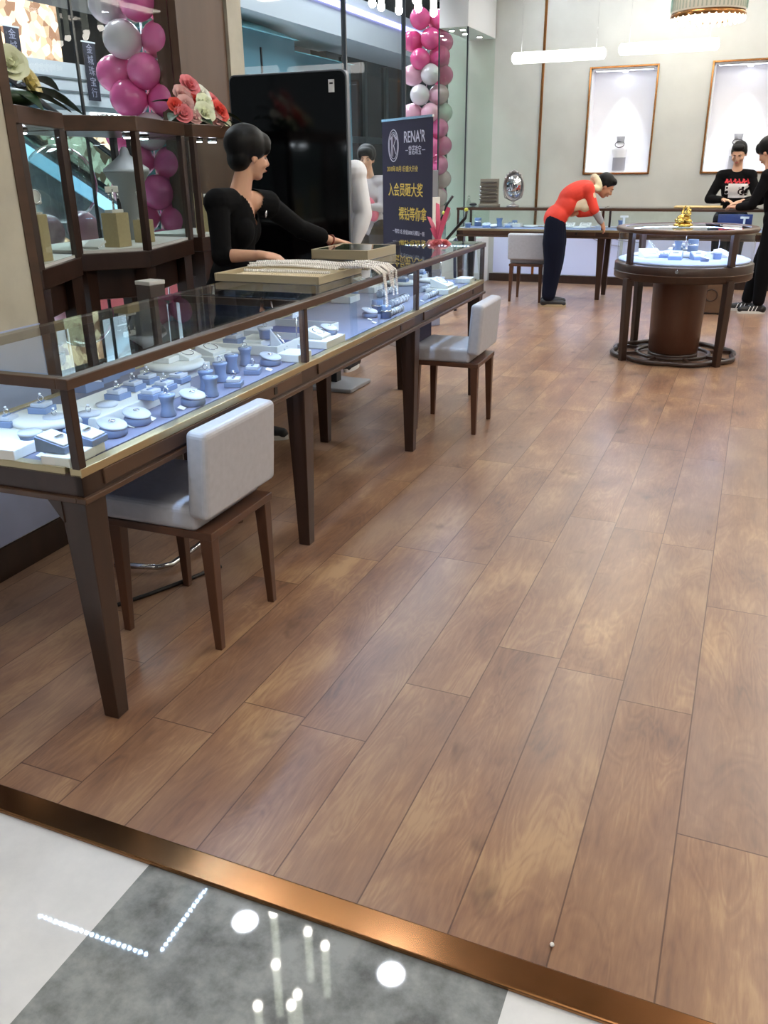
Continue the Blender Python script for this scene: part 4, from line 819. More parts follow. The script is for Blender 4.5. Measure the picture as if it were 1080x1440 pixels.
# middle bay
lc('RI', 452, 484, 0, sc=0.9); lc('PD', 448, 474, 0, 0.033, sc=0.8); lc('RD', 463, 470, 0, 0.034, sc=0.9); lc('CU', 531, 440, sc=1.1); lc('CU', 546, 447); lc('LS', 497, 420, z=0.0); lc('SR', 486, 424, sc=1.2); lc('RD', 520, 446)
lc('RO', 560, 428, 0); lc('RO', 545, 414, 0); lc('RO', 566, 442, 0, sc=0.8); lc('SR', 520, 410, sc=1.2); lc('PD', 512, 402, z=0.036); lc('PL', 565, 400, sc=0.9); lc('SQ', 567, 396, z=0.022); lc('FN', 548, 396)
for (x, y) in ((460, 490), (452, 498), (520, 450), (556, 456), (575, 440)): lc('TG', x, y, 15)
# far bay
lc('RI', 632, 412, 0, sc=0.9); lc('PD', 636, 404, 0, 0.033, sc=1.1); lc('RO', 606, 418, 0, sc=0.8); lc('RO', 600, 408, 0, sc=0.8); lc('SR', 660, 397, sc=1.0); lc('TA', 622, 392, sc=0.9); lc('SR', 598, 388); lc('PL', 605, 396, sc=0.7); lc('SQ', 596, 384, z=0.03)
for (x, y) in ((618, 425), (590, 438)): lc('TG', x, y, 15)
# framed white tray in the middle bay
p = cl(-0.34, 1.72, ZB); TR = empty('jewelry_tray', p, CRZ, 'white framed jewelry tray with blue lining in the middle bay of the long counter', 'tray')
m = MB()
for a in (-1, 1): m.box((a*0.165, 0, 0.02), (0.012, 0.62, 0.04)); m.box((0, a*0.304, 0.02), (0.33, 0.012, 0.04))
m.box((0, 0.0, 0.02), (0.33, 0.010, 0.036)); m.build('frame', OFFWHITE, TR, bevel=0.002); MB().box((0, 0, 0.004), (0.32, 0.6, 0.008)).build('lining', mat('tray_blue', (96, 116, 176), 0.8), TR)
# back counter pieces
def bcp(kind, px, py, z=0.0, rz=-90, sc=1.0, ring=False):
    p = at_z(px, py, ZB+z); p.y = max(10.45, min(10.82, p.y)); p.x = max(-3.3, p.x); put(kind, p, R(rz), 'back counter', p.x, sc)
for k_, x, y, s in (('LS', 658, 320, 1.2), ('CU', 672, 318, 1.6), ('RD', 684, 320, 1.2), ('RS', 702, 319, 1.5), ('RD', 694, 321, 1.0), ('SQ', 715, 320, 1.3), ('RI', 727, 317, 1.0), ('CU', 737, 315, 1.2), ('PL', 746, 319, 0.8), ('LS', 720, 318, 1.1), ('PD', 805, 318, 1.1), ('PD', 828, 318, 1.1), ('PL', 815, 321, 0.7), ('RS', 878, 318, 1.3), ('TA', 868, 310, 1.6), ('SQ', 900, 318, 1.2)): bcp(k_, x, y, sc=s)
# round case pieces
def rcp(kind, dx, dy, z=0.0, rz=0, sc=1.0): put(kind, (-0.5+dx, 7.45+dy, 0.801+z), R(rz), 'round case', dx*10+dy, sc)
rcp('PL', 0.0, 0.0, sc=1.5); rcp('CU', 0.06, 0.02, 0.036, sc=1.5); rcp('RS', -0.05, -0.03, 0.036, sc=1.2); rcp('TA', 0.0, 0.07, 0.036, sc=0.85); rcp('RD', -0.06, 0.08, 0.036)
rcp('FN', -0.26, 0.12, sc=1.2); rcp('PD', -0.24, -0.18, rz=-60, sc=1.3); rcp('WB', -0.04, -0.30, rz=-90, sc=1.4); rcp('WB', 0.12, -0.26, rz=-70, sc=1.3); rcp('LS', 0.26, -0.18, sc=1.1); rcp('PD', 0.30, 0.0, rz=-20, sc=1.2); rcp('TA', 0.25, 0.16, sc=0.8); rcp('PL', 0.27, 0.25, sc=0.7); rcp('PL', -0.36, -0.03, sc=0.6); rcp('RI', -0.05, 0.32, rz=90, sc=0.9); rcp('SQ', -0.05, 0.32, 0.033, sc=1.2); rcp('RD', 0.18, -0.38, sc=0.8); rcp('SQ', -0.14, -0.18, sc=1.2)
# labels: kind + place + order
from collections import defaultdict
grp = defaultdict(list)
for (wh, kd, od, o) in PLACED: grp[(wh, kd)].append((od, o))
for (wh, kd), L_ in grp.items():
    L_.sort(key=lambda t: t[0]); frm = {'back counter': 'left end', 'round case': 'left side'}.get(wh, 'near end')
    for i, (od, o) in enumerate(L_):
        o['label'] = f'{DESC[kd]}, {wh}' + (f', {ORD[i]} from {frm}' if len(L_) > 1 else '')
        o['category'] = CATS[kd]; o['group'] = CATS[kd]+'s in the '+wh

# ================================================================== ON THE LONG COUNTER
ZT = 1.033
p0 = cl(-0.375, 1.96, ZT)
TY = empty('jewelry_tray', p0, CRZ+R(-1), 'large beige jewelry tray heaped with pearl strands on the long counter', 'tray')
def tray(T, sx, sy, h, m, lining):
    q = MB(); t = 0.012
    for a in (-1, 1): q.box((a*(sx/2-t/2), 0, h/2), (t, sy, h)); q.box((0, a*(sy/2-t/2), h/2), (sx-2*t, t, h))
    q.build('rim', m, T, bevel=0.002); MB().box((0, 0, 0.006), (sx-2*t, sy-2*t, 0.012)).build('lining', lining, T)
BEIGE2 = mat('beige_leatherette', (176, 163, 134), 0.6); LIN2 = mat('cream_lining', (200, 190, 164), 0.85)
tray(TY, 0.52, 0.46, 0.034, BEIGE2, LIN2)
TY2 = empty('glass_lidded_tray', cl(-0.46, 2.93, ZT), CRZ+R(-2), 'beige tray with a glass lid on the long counter under the outstretched hand', 'tray')
tray(TY2, 0.34, 0.40, 0.05, BEIGE2, LIN2); MB().box((0, 0, 0.047), (0.312, 0.372, 0.004)).build('glass_lid', glassm('tray_glass', (214, 226, 226), 1.5), TY2)
rnd = random.Random(11)
def strand(pts, r, label, m=PEARL, grp_='pearl strands on the beige tray'):
    # evenly spaced beads along a polyline
    pts = [Vector(p) for p in pts]; dense = []
    for a, b_ in zip(pts, pts[1:]):
        n = max(1, int((b_-a).length/0.001))
        for i in range(n): dense.append(a+(b_-a)*i/n)
    q = MB(); last = None
    for p in dense:
        if last is None or (p-last).length >= r*2.02: q.ell(p, (r, r, r), seg=7, rings=5); last = p
    o = q.build('pearl_strand', m, None); tag(o, label, 'necklace', grp_)
    return o
CREAMP = mat('cream_pearl', (228, 214, 182), 0.28, coat=0.3); WHITEP = mat('white_pearl', (244, 242, 240), 0.25, coat=0.4)
NS = 30
for i in range(NS):
    ly = 1.80+0.34*i/(NS-1); white = i > 10; r = 0.0052 if white else 0.0042
    zz = ZT+0.013+r + (0.004+0.018*math.sin(PI*(i-11)/18.5) if white else 0); over = white and i > 12
    x0 = -0.60+0.02*rnd.random(); pts = []
    if over:
        zz2 = ZT+0.036+r; h1 = 0.024*rnd.random(); xe = 0.005+0.02*rnd.random()
        n = 10
        for k in range(n+1): t = k/n; x = x0+(-0.13-x0)*t; pts.append(cl(x, ly+0.012*math.sin(5*t+i), zz+0.008*math.sin(PI*t)+0.006+h1*0.5))
        pts.append(cl(-0.12, ly+0.01, zz2+h1)); pts.append(cl(-0.05, ly+0.04*rnd.random(), zz2+h1*1.2)); ly2 = ly+0.10+0.05*rnd.random()
        pts.append(cl(0.012, ly2-0.06, zz2+0.002)); pts.append(cl(0.024+0.01*rnd.random(), ly2, zz2-0.03)); 
        if i % 2: pts.append(cl(0.03+0.01*rnd.random(), ly2+0.01, zz2-0.09-0.10*rnd.random()))
    else:
        n = 10
        for k in range(n+1): t = k/n; x = x0+(-0.165-x0)*t; pts.append(cl(x, ly+0.004*math.sin(6*t+i*2), zz+(0.004 if white else 0)))
    lab = ('white' if white else 'cream')+' pearl strand '+('draped over the tray edge' if over else 'lying flat on the beige tray')+f', {ORD[i]} from the near side'
    strand(pts, r, lab, WHITEP if white else CREAMP)
# small things at the far end of the long counter
T = empty('bow_ornament', cl(-0.24, 3.80, ZT), R(-20), 'pink ribbon and silk flower ornament on the far end of the long counter', 'ornament')
PKR = mat('pink_ribbon', (206, 84, 120), 0.6); CRR = mat('peach_silk', (222, 178, 160), 0.7)
for i in range(5):
    a = 2*PI*i/5; q = MB(); rose(q, (0.05*math.cos(a), 0.05*math.sin(a), 0.0), (0.5*math.cos(a), 0.5*math.sin(a), 1), 0.035); q.build('silk_rose', CRR if i % 2 else PINKR, T)
for i, (x, y, z) in enumerate(((-0.10, 0.02, 0.16), (-0.06, 0.06, 0.24), (0.04, 0.05, 0.22), (-0.04, -0.02, 0.10))):
    q = MB(); pts = [(0, 0, 0.02), (x*0.4, y*0.4, z*0.55), (x, y, z)]; q.bar(pts[0], pts[1], 0.03, 0.003, (1, 0, 0), w2=0.05); q.bar(pts[1], pts[2], 0.05, 0.003, (1, 0, 0), w2=0.035); q.build('ribbon', PKR, T)
T = empty('stacked_box_tower', (-2.93, 8.15, 0), R(-30), 'grey and white gift box tower standing beside the purple banner', 'boxes')
T2 = T
for i, (z0, z1, s, m) in enumerate(((0.0, 0.55, 0.16, PALE2), (0.55, 0.95, 0.15, mat('box_grey', (150, 152, 158), 0.6)), (0.95, 1.22, 0.14, OFFWHITE), (1.22, 1.46, 0.11, mat('box_grey2', (128, 130, 138), 0.6)))):
    MB().span((-s/2, -s/2, z0), (s/2, s/2, z1)).build('gift_box', m, T, bevel=0.004)
T['group'] = ''; del T['group']
# dark folding stand and yellow-green bottle between the counters
T = empty('folding_stand', (-3.18, 9.0, 0), R(20), 'dark blue folding easel stand with yellow knobs between the two counters', 'stand')
DB = mat('dark_blue_metal', (30, 40, 74), 0.35)
MB().tube([(-0.30, 0, 0.0), (-0.02, 0, 0.82), (0.10, 0, 1.02), (0.13, 0, 1.12), (0.19, 0, 1.2)], 0.014, 8).build('leg', BLACK, T)
MB().tube([(0.02, 0.05, 0.0), (0.02, 0.05, 0.72)], 0.02, 8).build('leg', DB, T)
MB().tube([(0.12, 0.0, 0.75), (0.33, 0.0, 0.98), (0.34, 0.0, 1.05)], 0.016, 8).build('arm', BLACK, T)
MB().tube([(0.02, 0.05, 0.72), (0.20, 0.02, 0.72), (0.24, 0.0, 0.76)], 0.022, 8).build('crossbar', DB, T)
MB().tube([(0.24, 0.02, 0.0), (0.22, 0.02, 0.74)], 0.018, 8).build('leg', DB, T)
for p in ((0.10, 0, 1.03), (0.335, 0, 1.06)): MB().ell(p, (0.022, 0.022, 0.022), seg=10, rings=8).build('knob', mat('yellow_plastic', (196, 196, 70), 0.4), T)
T = empty('spray_bottle', cl(-0.30, 3.98, ZT), 0, 'slim yellow-green bottle on the far end of the long counter', 'bottle')
MB().lathe([(0.0, 0), (0.022, 0.0), (0.024, 0.01), (0.022, 0.06), (0.014, 0.10), (0.008, 0.12), (0.0, 0.12)], seg=18).build('body', mat('yellow_green', (190, 206, 120), 0.3), T); MB().cyl((0, 0, 0.12), 0.009, 0.025, 12).build('cap', OFFWHITE, T)

# ================================================================== ON THE BACK COUNTER
T = empty('earring_display_board', (-3.05, 10.60, ZT), R(-4), 'striped grey-brown earring board standing on the left of the back counter', 'display board')
STR = mat('taupe_board', (134, 126, 112), 0.6); MB().box((0, 0.02, 0.155), (0.235, 0.03, 0.31)).build('board', STR, T, bevel=0.003)
for i in range(6): q = MB().box((0, -0.002, 0.06+0.042*i), (0.20, 0.02, 0.014)).build('rail', mat('dark_taupe', (82, 74, 66), 0.6), T); 
for i in range(4): MB().ell((-0.105, -0.006, 0.08+0.045*i), (0.014, 0.014, 0.014), seg=10, rings=8).build('earring', SILVER, T)
MB().box((0, 0.03, 0.012), (0.25, 0.09, 0.024)).build('foot', STR, T, bevel=0.003)
T = empty('tabletop_mirror', (-2.75, 10.62, ZT), R(6), 'ornate oval tabletop mirror on the back counter left of the person in red', 'mirror')
Q = Matrix.Rotation(R(90), 3, 'X')
MB().tube([(0.115*math.cos(t), 0.0, 0.225+0.16*math.sin(t)) for t in [i*2*PI/48 for i in range(48)]], 0.011, 8, closed=True).build('oval_frame', mat('antique_silver', (150, 146, 144), 0.35, metal=0.8), T)
q = MB(); q.lathe([(0.0, -0.004), (1.0, -0.004), (1.0, 0.004), (0.0, 0.004)], seg=48, caps=False); q.v = [(x*0.112, z, 0.225+y*0.157) for x, y, z in q.v]; q.build('mirror_glass', mat('mirror_glass', (210, 212, 218), 0.08, metal=1.0), T, fix=True)
m = MB()
for i in range(7): t = R(50+i*16); m.ell((0.12*math.cos(t), -0.004, 0.225+0.165*math.sin(t)), (0.016, 0.01, 0.016), seg=8, rings=6)
m.ell((0, 0, 0.395), (0.016, 0.012, 0.02), seg=8, rings=6); m.build('floral_crest', MATS['antique_silver'], T)
MB().tube([(-0.125, 0.0, 0.19), (-0.10, 0.0, 0.10), (0, 0.0, 0.05), (0.10, 0.0, 0.10), (0.125, 0, 0.19)], 0.008, 8).build('yoke', MATS['antique_silver'], T)
MB().lathe([(0.075, 0), (0.075, 0.008), (0.04, 0.02), (0.014, 0.035), (0.012, 0.055), (0, 0.055)], seg=24).build('foot', MATS['antique_silver'], T)
o = MB().ell((0, 0, 0.02), (0.05, 0.03, 0.02), seg=12, rings=8).build('dark_cloth_pouch', BLACK, None, (-3.24, 10.58, ZT)); tag(o, 'small black pouch beside the earring board on the back counter', 'pouch')
o = MB().lathe([(0.03, 0), (0.034, 0.004), (0.03, 0.04), (0.014, 0.08), (0.018, 0.11), (0.0, 0.125)], seg=18).build('perfume_bottle', glassm('frost', (236, 240, 238), 1.4), None, (-3.32, 10.66, ZT)); tag(o, 'small clear bottle at the left end of the back counter', 'bottle')
o = MB().box((0, 0, 0.006), (0.5, 0.3, 0.012)).build('gold_tray', mat('pale_gold_paper', (214, 186, 128), 0.4), None, (-0.62, 10.62, ZT), bevel=0.003); tag(o, 'flat pale gold tray on the right half of the back counter', 'tray')
for i, (x, lab) in enumerate(((-1.42, 'white letter shaped stand inside the back counter, left one'), (-0.12, 'white letter shaped stand inside the back counter, right one'))):
    T = empty('necklace_tee', (x, 10.62, ZB), 0, lab, 'necklace stand', 'tee stands in the back counter'); MB().box((0, 0, 0.005), (0.05, 0.04, 0.01)).build('foot', CARD, T); MB().box((0, 0, 0.07), (0.022, 0.014, 0.13)).build('stem', CARD, T); MB().box((0, 0, 0.14), (0.09, 0.016, 0.022)).build('crossbar', CARD, T)
o = MB().box((0, 0, 0.085), (0.36, 0.02, 0.17)).build('blue_panel', mat('royal_blue_card', (40, 58, 120), 0.5), None, (-0.22, 10.72, ZB)); tag(o, 'dark blue card panel standing in the right bay of the back counter', 'panel')
# gold toad ornament on the round case
T = empty('gold_ornament', (-0.53, 7.40, 1.031), R(15), 'gold animal ornament on a round base on top of the round case', 'ornament')
MB().lathe([(0.075, 0), (0.08, 0.006), (0.07, 0.02), (0.055, 0.026), (0, 0.026)], seg=28).build('base', GOLD, T)
q = MB(); q.ell((0, 0, 0.058), (0.055, 0.045, 0.036), seg=16, rings=10); q.ell((0.02, -0.02, 0.095), (0.032, 0.034, 0.03), seg=14, rings=10)
for s in (-1, 1): q.ell((0.035, -0.02+s*0.018, 0.12), (0.01, 0.01, 0.012), seg=8, rings=6); q.ell((0.03, s*0.045, 0.04), (0.028, 0.016, 0.018), seg=10, rings=6); q.ell((-0.03, s*0.05, 0.042), (0.03, 0.018, 0.02), seg=10, rings=6)
q.build('body', GOLD, T)
for s in (-1, 1): MB().tube([(0.0, s*0.03, 0.07), (0.0, s*0.075, 0.10), (0.01, s*0.085, 0.135), (0.02, s*0.07, 0.15)], [0.008, 0.01, 0.008, 0.004], 8).build('wing', GOLD, T)
# small cabinet behind the round case
T = empty('small_cabinet', (-0.33, 9.80, 0), 0, 'small wooden cabinet with a round emblem behind the round case', 'cabinet')
MB().span((-0.14, -0.1, 0.02), (0.14, 0.12, 0.36)).build('body', mat('light_wood', (92, 68, 48), 0.5, var=0.2, scale=10), T, bevel=0.004)
MB().tube([(0.06*math.cos(t), -0.102, 0.2+0.06*math.sin(t)) for t in [i*2*PI/28 for i in range(28)]], 0.007, 6, closed=True).build('emblem', BROWN, T)
for s in (-1, 1): MB().span((s*0.1-0.02, -0.08, 0), (s*0.1+0.02, 0.1, 0.02)).build('foot', BROWN, T)
# busts in the niches
for k, (x0, x1) in enumerate(NICHES):
    x = -1.725 if k == 0 else -0.335
    T = empty('necklace_bust', (x, YB+0.125, NZ0+0.0125), 0, 'white necklace bust in the '+('left' if k == 0 else 'right')+' lit wall niche', 'bust', 'necklace busts in the lit niches')
    q = MB(); q.lathe([(0.0, 0), (0.07, 0.0), (0.075, 0.02), (0.078, 0.17), (0.095, 0.24), (0.09, 0.28), (0.055, 0.315), (0.042, 0.35), (0.05, 0.41), (0.0, 0.41)], seg=28, caps=False, sy=0.62); q.build('torso', mat('bust_white', (232, 233, 238), 0.5), T)
    MB().lathe([(0.051, 0.345), (0.046, 0.352), (0.054, 0.412), (0.0, 0.413)], seg=24, sy=0.66, caps=False).build('neck_cover', mat('bust_grey', (112, 112, 116), 0.6), T)
    MB().lathe([(0.0795, 0.01), (0.0795, 0.165)], seg=24, sy=0.63, caps=False).build('lower_cover', mat('bust_grey2', (150, 150, 158), 0.6), T)
    MB().tube([(0.056*math.cos(t), -0.038-0.014*(1-math.sin(t)), 0.318+0.035*math.sin(t)) for t in [i*2*PI/28 for i in range(28)]], 0.006, 6, closed=True).build('necklace', mat('dark_silver', (90, 90, 96), 0.3, metal=0.8), T)
# white wainscot panels behind the back counter, bluish case light put in their colour
WP = mat('led_tinted_white_panel', (214, 220, 250), 0.35)
for i, (a, c) in enumerate(((-3.3, -2.62), (-2.58, -1.6), (-1.56, -0.4), (-0.36, 0.8))):
    f = MB(); f.span((a, YB-0.012, 0.11), (c, YB, 0.74)); o = struct(f, f'trim_{20+i}', WP, label='white lower wall panel, bluish light painted in, behind the back counter')
cab = MB().tube([(0, 0, 0.70), (0.12, 0, 0.60), (0.3, 0, 0.52), (0.5, 0, 0.50)], 0.006, 6).build('cable', mat('grey_cable', (150, 152, 170), 0.5), None, (-2.1, YB-0.03, 0.0)); tag(cab, 'loose grey cable hanging before the lower wall panel', 'cable')
cab = MB().tube([(0, 0, 0.70), (0.14, 0, 0.64), (0.36, 0, 0.57), (0.6, 0, 0.55)], 0.006, 6).build('cable', MATS['grey_cable'], None, (-1.96, YB-0.03, 0.0)); tag(cab, 'second grey cable looping beside the first before the lower wall panel', 'cable')
# chrome foot rail and black rod under the near chair
T = empty('foot_rail', (-2.05, 2.55, 0), R(8), 'low chrome foot rail on the floor behind the near chair', 'foot rail')
MB().tube([(-0.16, -0.14, 0.03), (0.02, -0.12, 0.03), (0.06, -0.08, 0.03), (0.10, 0.26, 0.03), (0.12, 0.5, 0.03)], 0.012, 10).build('rail', CHROME, T)
for p in ((-0.14, -0.138), (0.115, 0.45)): MB().cyl((p[0], p[1], 0), 0.02, 0.03, 12).build('foot', CHROME, T)
cab = MB().tube([(-0.06, -0.12, 0.008), (0.0, 0.0, 0.008), (0.05, 0.12, 0.008), (0.12, 0.3, 0.008)], 0.008, 8).build('power_cable', BLACK, None, (-1.93, 2.27, 0)); tag(cab, 'short black cable lying on the floor under the near chair', 'cable')
o = MB().ell((0, 0, 0.005), (0.005, 0.005, 0.005), seg=8, rings=6).build('bead', CARD, None, (-0.185, 1.30, 0.0)); tag(o, 'tiny white bead lying on the wood floor near the bronze strip', 'bead')

# ================================================================== PEOPLE
from mathutils.bvhtree import BVHTree
V = Vector
def remesh(mb, name, m, parent, voxel, it=4, fac=0.5, clip=None):
    me = bpy.data.meshes.new('t'); me.from_pydata(mb.v, [], mb.f); o = bpy.data.objects.new('t', me); COL.objects.link(o)
    r = o.modifiers.new('r', 'REMESH'); r.mode = 'VOXEL'; r.voxel_size = voxel
    s = o.modifiers.new('s', 'SMOOTH'); s.iterations = it; s.factor = fac
    dg = bpy.context.evaluated_depsgraph_get(); dg.update(); me2 = bpy.data.meshes.new_from_object(o.evaluated_get(dg)); bpy.data.objects.remove(o); bpy.data.meshes.remove(me)
    if clip:
        b = bmesh.new(); b.from_mesh(me2)
        for (co, no) in clip:
            bmesh.ops.bisect_plane(b, geom=b.verts[:]+b.edges[:]+b.faces[:], plane_co=co, plane_no=no, clear_outer=True)
        b.to_mesh(me2); b.free()
    me2.materials.clear(); me2.materials.append(m); me2.polygons.foreach_set('use_smooth', [True]*len(me2.polygons)); me2.name = name
    q = bpy.data.objects.new(name, me2); COL.objects.link(q); q.parent = parent
    if parent: q.location = -parent.location
    return q
def cap(mb, pts, rad, seg=14):
    pts = [V(p) for p in pts]
    for p, r in zip(pts, rad): mb.ell(p, (r, r, r), seg=12, rings=8)
    for a, b_, r0_, r1_ in zip(pts, pts[1:], rad, rad[1:]): mb.tube([a, b_], [r0_, r1_], seg)
def frame(f, u):
    f = V(f).normalized(); u = V(u); u = (u-f*u.dot(f)).normalized(); r = f.cross(u); return r, f, u
def Mx(r, f, u): return Matrix(((r.x, f.x, u.x), (r.y, f.y, u.y), (r.z, f.z, u.z)))
def hand(mb, wrist, d, n, thumb, curl=18, s=1.0):
    d = V(d).normalized(); n = V(n); n = (n-d*n.dot(d)).normalized(); t = V(thumb); t = (t-d*t.dot(d)-n*t.dot(n)).normalized(); w = V(wrist)
    cap(mb, [w-d*0.02, w+d*0.02*s], [0.024*s, 0.024*s])
    M = Mx(t, d, n); mb.ell(w+d*0.052*s, (0.041*s, 0.052*s, 0.016*s), M=M, seg=16, rings=10); mb.ell(w+d*0.032*s+t*0.018*s, (0.022*s, 0.036*s, 0.018*s), M=M, seg=12, rings=8)
    for k, (off, L_) in enumerate(((0.030, 0.070), (0.0105, 0.078), (-0.0095, 0.073), (-0.029, 0.058))):
        p = w+d*(0.092-0.006*abs(k-1))*s+t*off*s; dd = (d+t*(off*1.6)).normalized(); pts = [p-d*0.02*s, p]
        c = 0
        for j, fr in enumerate((0.45, 0.31, 0.24)):
            c += R(curl*(1.0 if j else 0.7)); v = dd*math.cos(c)+n*math.sin(c); pts.append(pts[-1]+v*L_*fr*s)
        cap(mb, pts, [0.0095*s, 0.0095*s, 0.0085*s, 0.008*s, 0.007*s], 8)
    p = w+d*0.022*s+t*0.03*s; pts = [p, p+(t*0.75+d*0.6+n*0.15).normalized()*0.035*s]; pts.append(pts[-1]+(t*0.45+d*0.85+n*0.25).normalized()*0.028*s); pts.append(pts[-1]+(t*0.2+d*0.95+n*0.3).normalized()*0.022*s)
    cap(mb, pts, [0.013*s, 0.0105*s, 0.0095*s, 0.0075*s], 8)
SKIN = mat('skin', (214, 166, 138), 0.5, sss=0.08); SKIN2 = mat('skin_tan', (196, 146, 118), 0.5, sss=0.08)
HAIR = mat('black_hair', (10, 9, 10), 0.5, spec=0.25, var=0.4, scale=60, stretch=(1, 1, 0.2)); LIPM = mat('lips', (168, 88, 84), 0.45); EYEW = mat('eye_white', (190, 184, 178), 0.4, spec=0.2); IRIS = mat('iris', (26, 18, 14), 0.2)
def person(J, label, mats, voxel=0.008, sleeve='long', hairfn=None, extra=None, fem=False, shoes=True):
    skin, top, trou, shoe = mats
    base = V(((J['an_l'][0]+J['an_r'][0])/2, (J['an_l'][1]+J['an_r'][1])/2, 0)); T = empty('person', base, 0, label, 'person')
    J = {k: V(v) if isinstance(v, tuple) and isinstance(v[0], (int, float)) else v for k, v in J.items()}
    ax = (J['nk']-J['pel']).normalized(); tr, tf, tu = frame(J['fwd'], ax); TM = Mx(tr, tf, tu)
    cu = (J['nk']-J['che']).normalized(); cr, cf, cu = frame(J['fwd']-cu*V(J['fwd']).dot(cu), cu); CM = Mx(cr, cf, cu)
    hr, hf, hu = frame(J['face'], J.get('hup', V((0, 0, 1)))); HM = Mx(hr, hf, hu); hd = J['hd']
    sw = 0.9 if fem else 1.0
    # ---- body, one continuous skin
    b = MB()
    def H(x, y, z): return hd+hr*x+hf*y+hu*z
    b.ell(H(0, -0.012, 0.03), (0.074, 0.092, 0.088), M=HM, seg=20, rings=14); b.ell(H(0, 0.018, -0.03), (0.062, 0.07, 0.082), M=HM, seg=18, rings=12); b.ell(H(0, 0.048, -0.088), (0.034, 0.03, 0.024), M=HM)
    b.ell(H(0, 0.078, 0.022), (0.05, 0.014, 0.014), M=HM)
    for s in (-1, 1):
        b.ell(H(s*0.04, 0.06, -0.03), (0.024, 0.022, 0.026), M=HM); b.ell(H(s*0.077, -0.012, -0.008), (0.010, 0.020, 0.032), M=HM, seg=10, rings=8)
    cap(b, [H(0, 0.088, 0.008), H(0, 0.106, -0.026)], [0.010, 0.0135]); b.ell(H(0, 0.098, -0.032), (0.018, 0.012, 0.009), M=HM); b.ell(H(0, 0.086, -0.060), (0.024, 0.012, 0.010), M=HM)
    cap(b, [J['nk']-cu*0.03, J['nk']*0.5+H(0, -0.02, -0.06)*0.5, H(0, -0.018, -0.05)], [0.066*sw, 0.057*sw, 0.056*sw])
    lo = J.get('loose', 0.0)
    def torso(q, e, shirt=False):
        q.ell(J['che'], (0.150*sw+e, 0.100+e, 0.19+e), M=CM, seg=20, rings=14); q.ell(J['che']*0.5+J['pel']*0.5, (0.135*sw+e, 0.098+e, 0.17+e), M=TM, seg=20, rings=14)
        q.ell(J['pel'], (0.158+e, 0.108+e, 0.13+e), M=TM, seg=20, rings=14)
        cap(q, [J['sh_l'], J['sh_l']*0.45+J['sh_r']*0.0+J['nk']*0.55-cu*0.03, ], [0.058+e, 0.06+e*0.6]); cap(q, [J['sh_r'], J['sh_r']*0.45+J['nk']*0.55-cu*0.03], [0.058+e, 0.06+e*0.6])
        if fem:
            for s in (-1, 1): q.ell(J['che']+cr*s*0.062+cf*0.055-cu*0.0, (0.066+e, 0.05+e, 0.075+e), M=CM)
    torso(b, 0)
    for s in 'lr':
        cap(b, [J['sh_'+s], J['sh_'+s]*0.5+J['el_'+s]*0.5, J['el_'+s]], [0.05*sw, 0.045*sw, 0.038*sw]); cap(b, [J['el_'+s], J['el_'+s]*0.65+J['wr_'+s]*0.35, J['wr_'+s]], [0.038*sw, 0.038*sw, 0.025*sw])
        hd_, hn, ht, hc = J['hand_'+s]; hand(b, J['wr_'+s], hd_, hn, ht, hc, 0.95 if fem else 1.0)
        cap(b, [J['hip_'+s], J['hip_'+s]*0.5+J['kn_'+s]*0.5, J['kn_'+s]], [0.088, 0.075, 0.055]); cap(b, [J['kn_'+s], J['kn_'+s]*0.65+J['an_'+s]*0.35, J['an_'+s]], [0.054, 0.054, 0.036])
        tz = J['toe_'+s]; a = J['an_'+s]; cap(b, [a+V((0, 0, -0.04)), a+V((0, 0, -0.05))+tz*0.13], [0.034, 0.026])
    remesh(b, 'body', skin, T, voxel, 3)
    # ---- clothes
    c = MB(); torso(c, 0.016+lo)
    for s in 'lr':
        sh, el, wr = J['sh_'+s], J['el_'+s], J['wr_'+s]
        if sleeve == 'long': cap(c, [sh, sh*0.5+el*0.5, el], [0.060+lo, 0.056+lo, 0.050+lo]); cap(c, [el, el*0.6+wr*0.4, el*0.12+wr*0.88], [0.050+lo, 0.048+lo, 0.040])
        elif sleeve == 'mid': cap(c, [sh, sh*0.5+el*0.5, el], [0.062, 0.056, 0.051]); k = J.get('slv_'+s, 0.15); cap(c, [el, el*(1-k)+wr*k], [0.054, 0.05])
    nkp = J['nk']
    tp = remesh(c, 'top', top, T, voxel, 6)
    if J.get('vneck'):
        bb = bmesh.new(); bb.from_mesh(tp.data); dead = []
        for v in bb.verts:
            p = v.co-J['nk']; x, y, z = p.dot(cr), p.dot(cf), p.dot(cu)
            if (y > -0.02 and z > -0.15 and abs(x) < 0.010+0.36*(z+0.15)) or (z > -0.02 and abs(x) < 0.068): dead.append(v)
        bmesh.ops.delete(bb, geom=dead, context='VERTS'); bb.to_mesh(tp.data); bb.free()
    q = MB(); q.ell(J['pel'], (0.172, 0.122, 0.12), M=TM, seg=20, rings=12)
    for s in 'lr':
        tw = J.get('tw', 1.0)
        cap(q, [J['hip_'+s], J['hip_'+s]*0.5+J['kn_'+s]*0.5, J['kn_'+s]], [0.108, 0.097*tw, 0.08*tw]); cap(q, [J['kn_'+s], J['an_'+s]*0.9+J['kn_'+s]*0.1], [0.08*tw, 0.062*tw])
    remesh(q, 'trousers', trou, T, max(voxel, 0.01), 3)
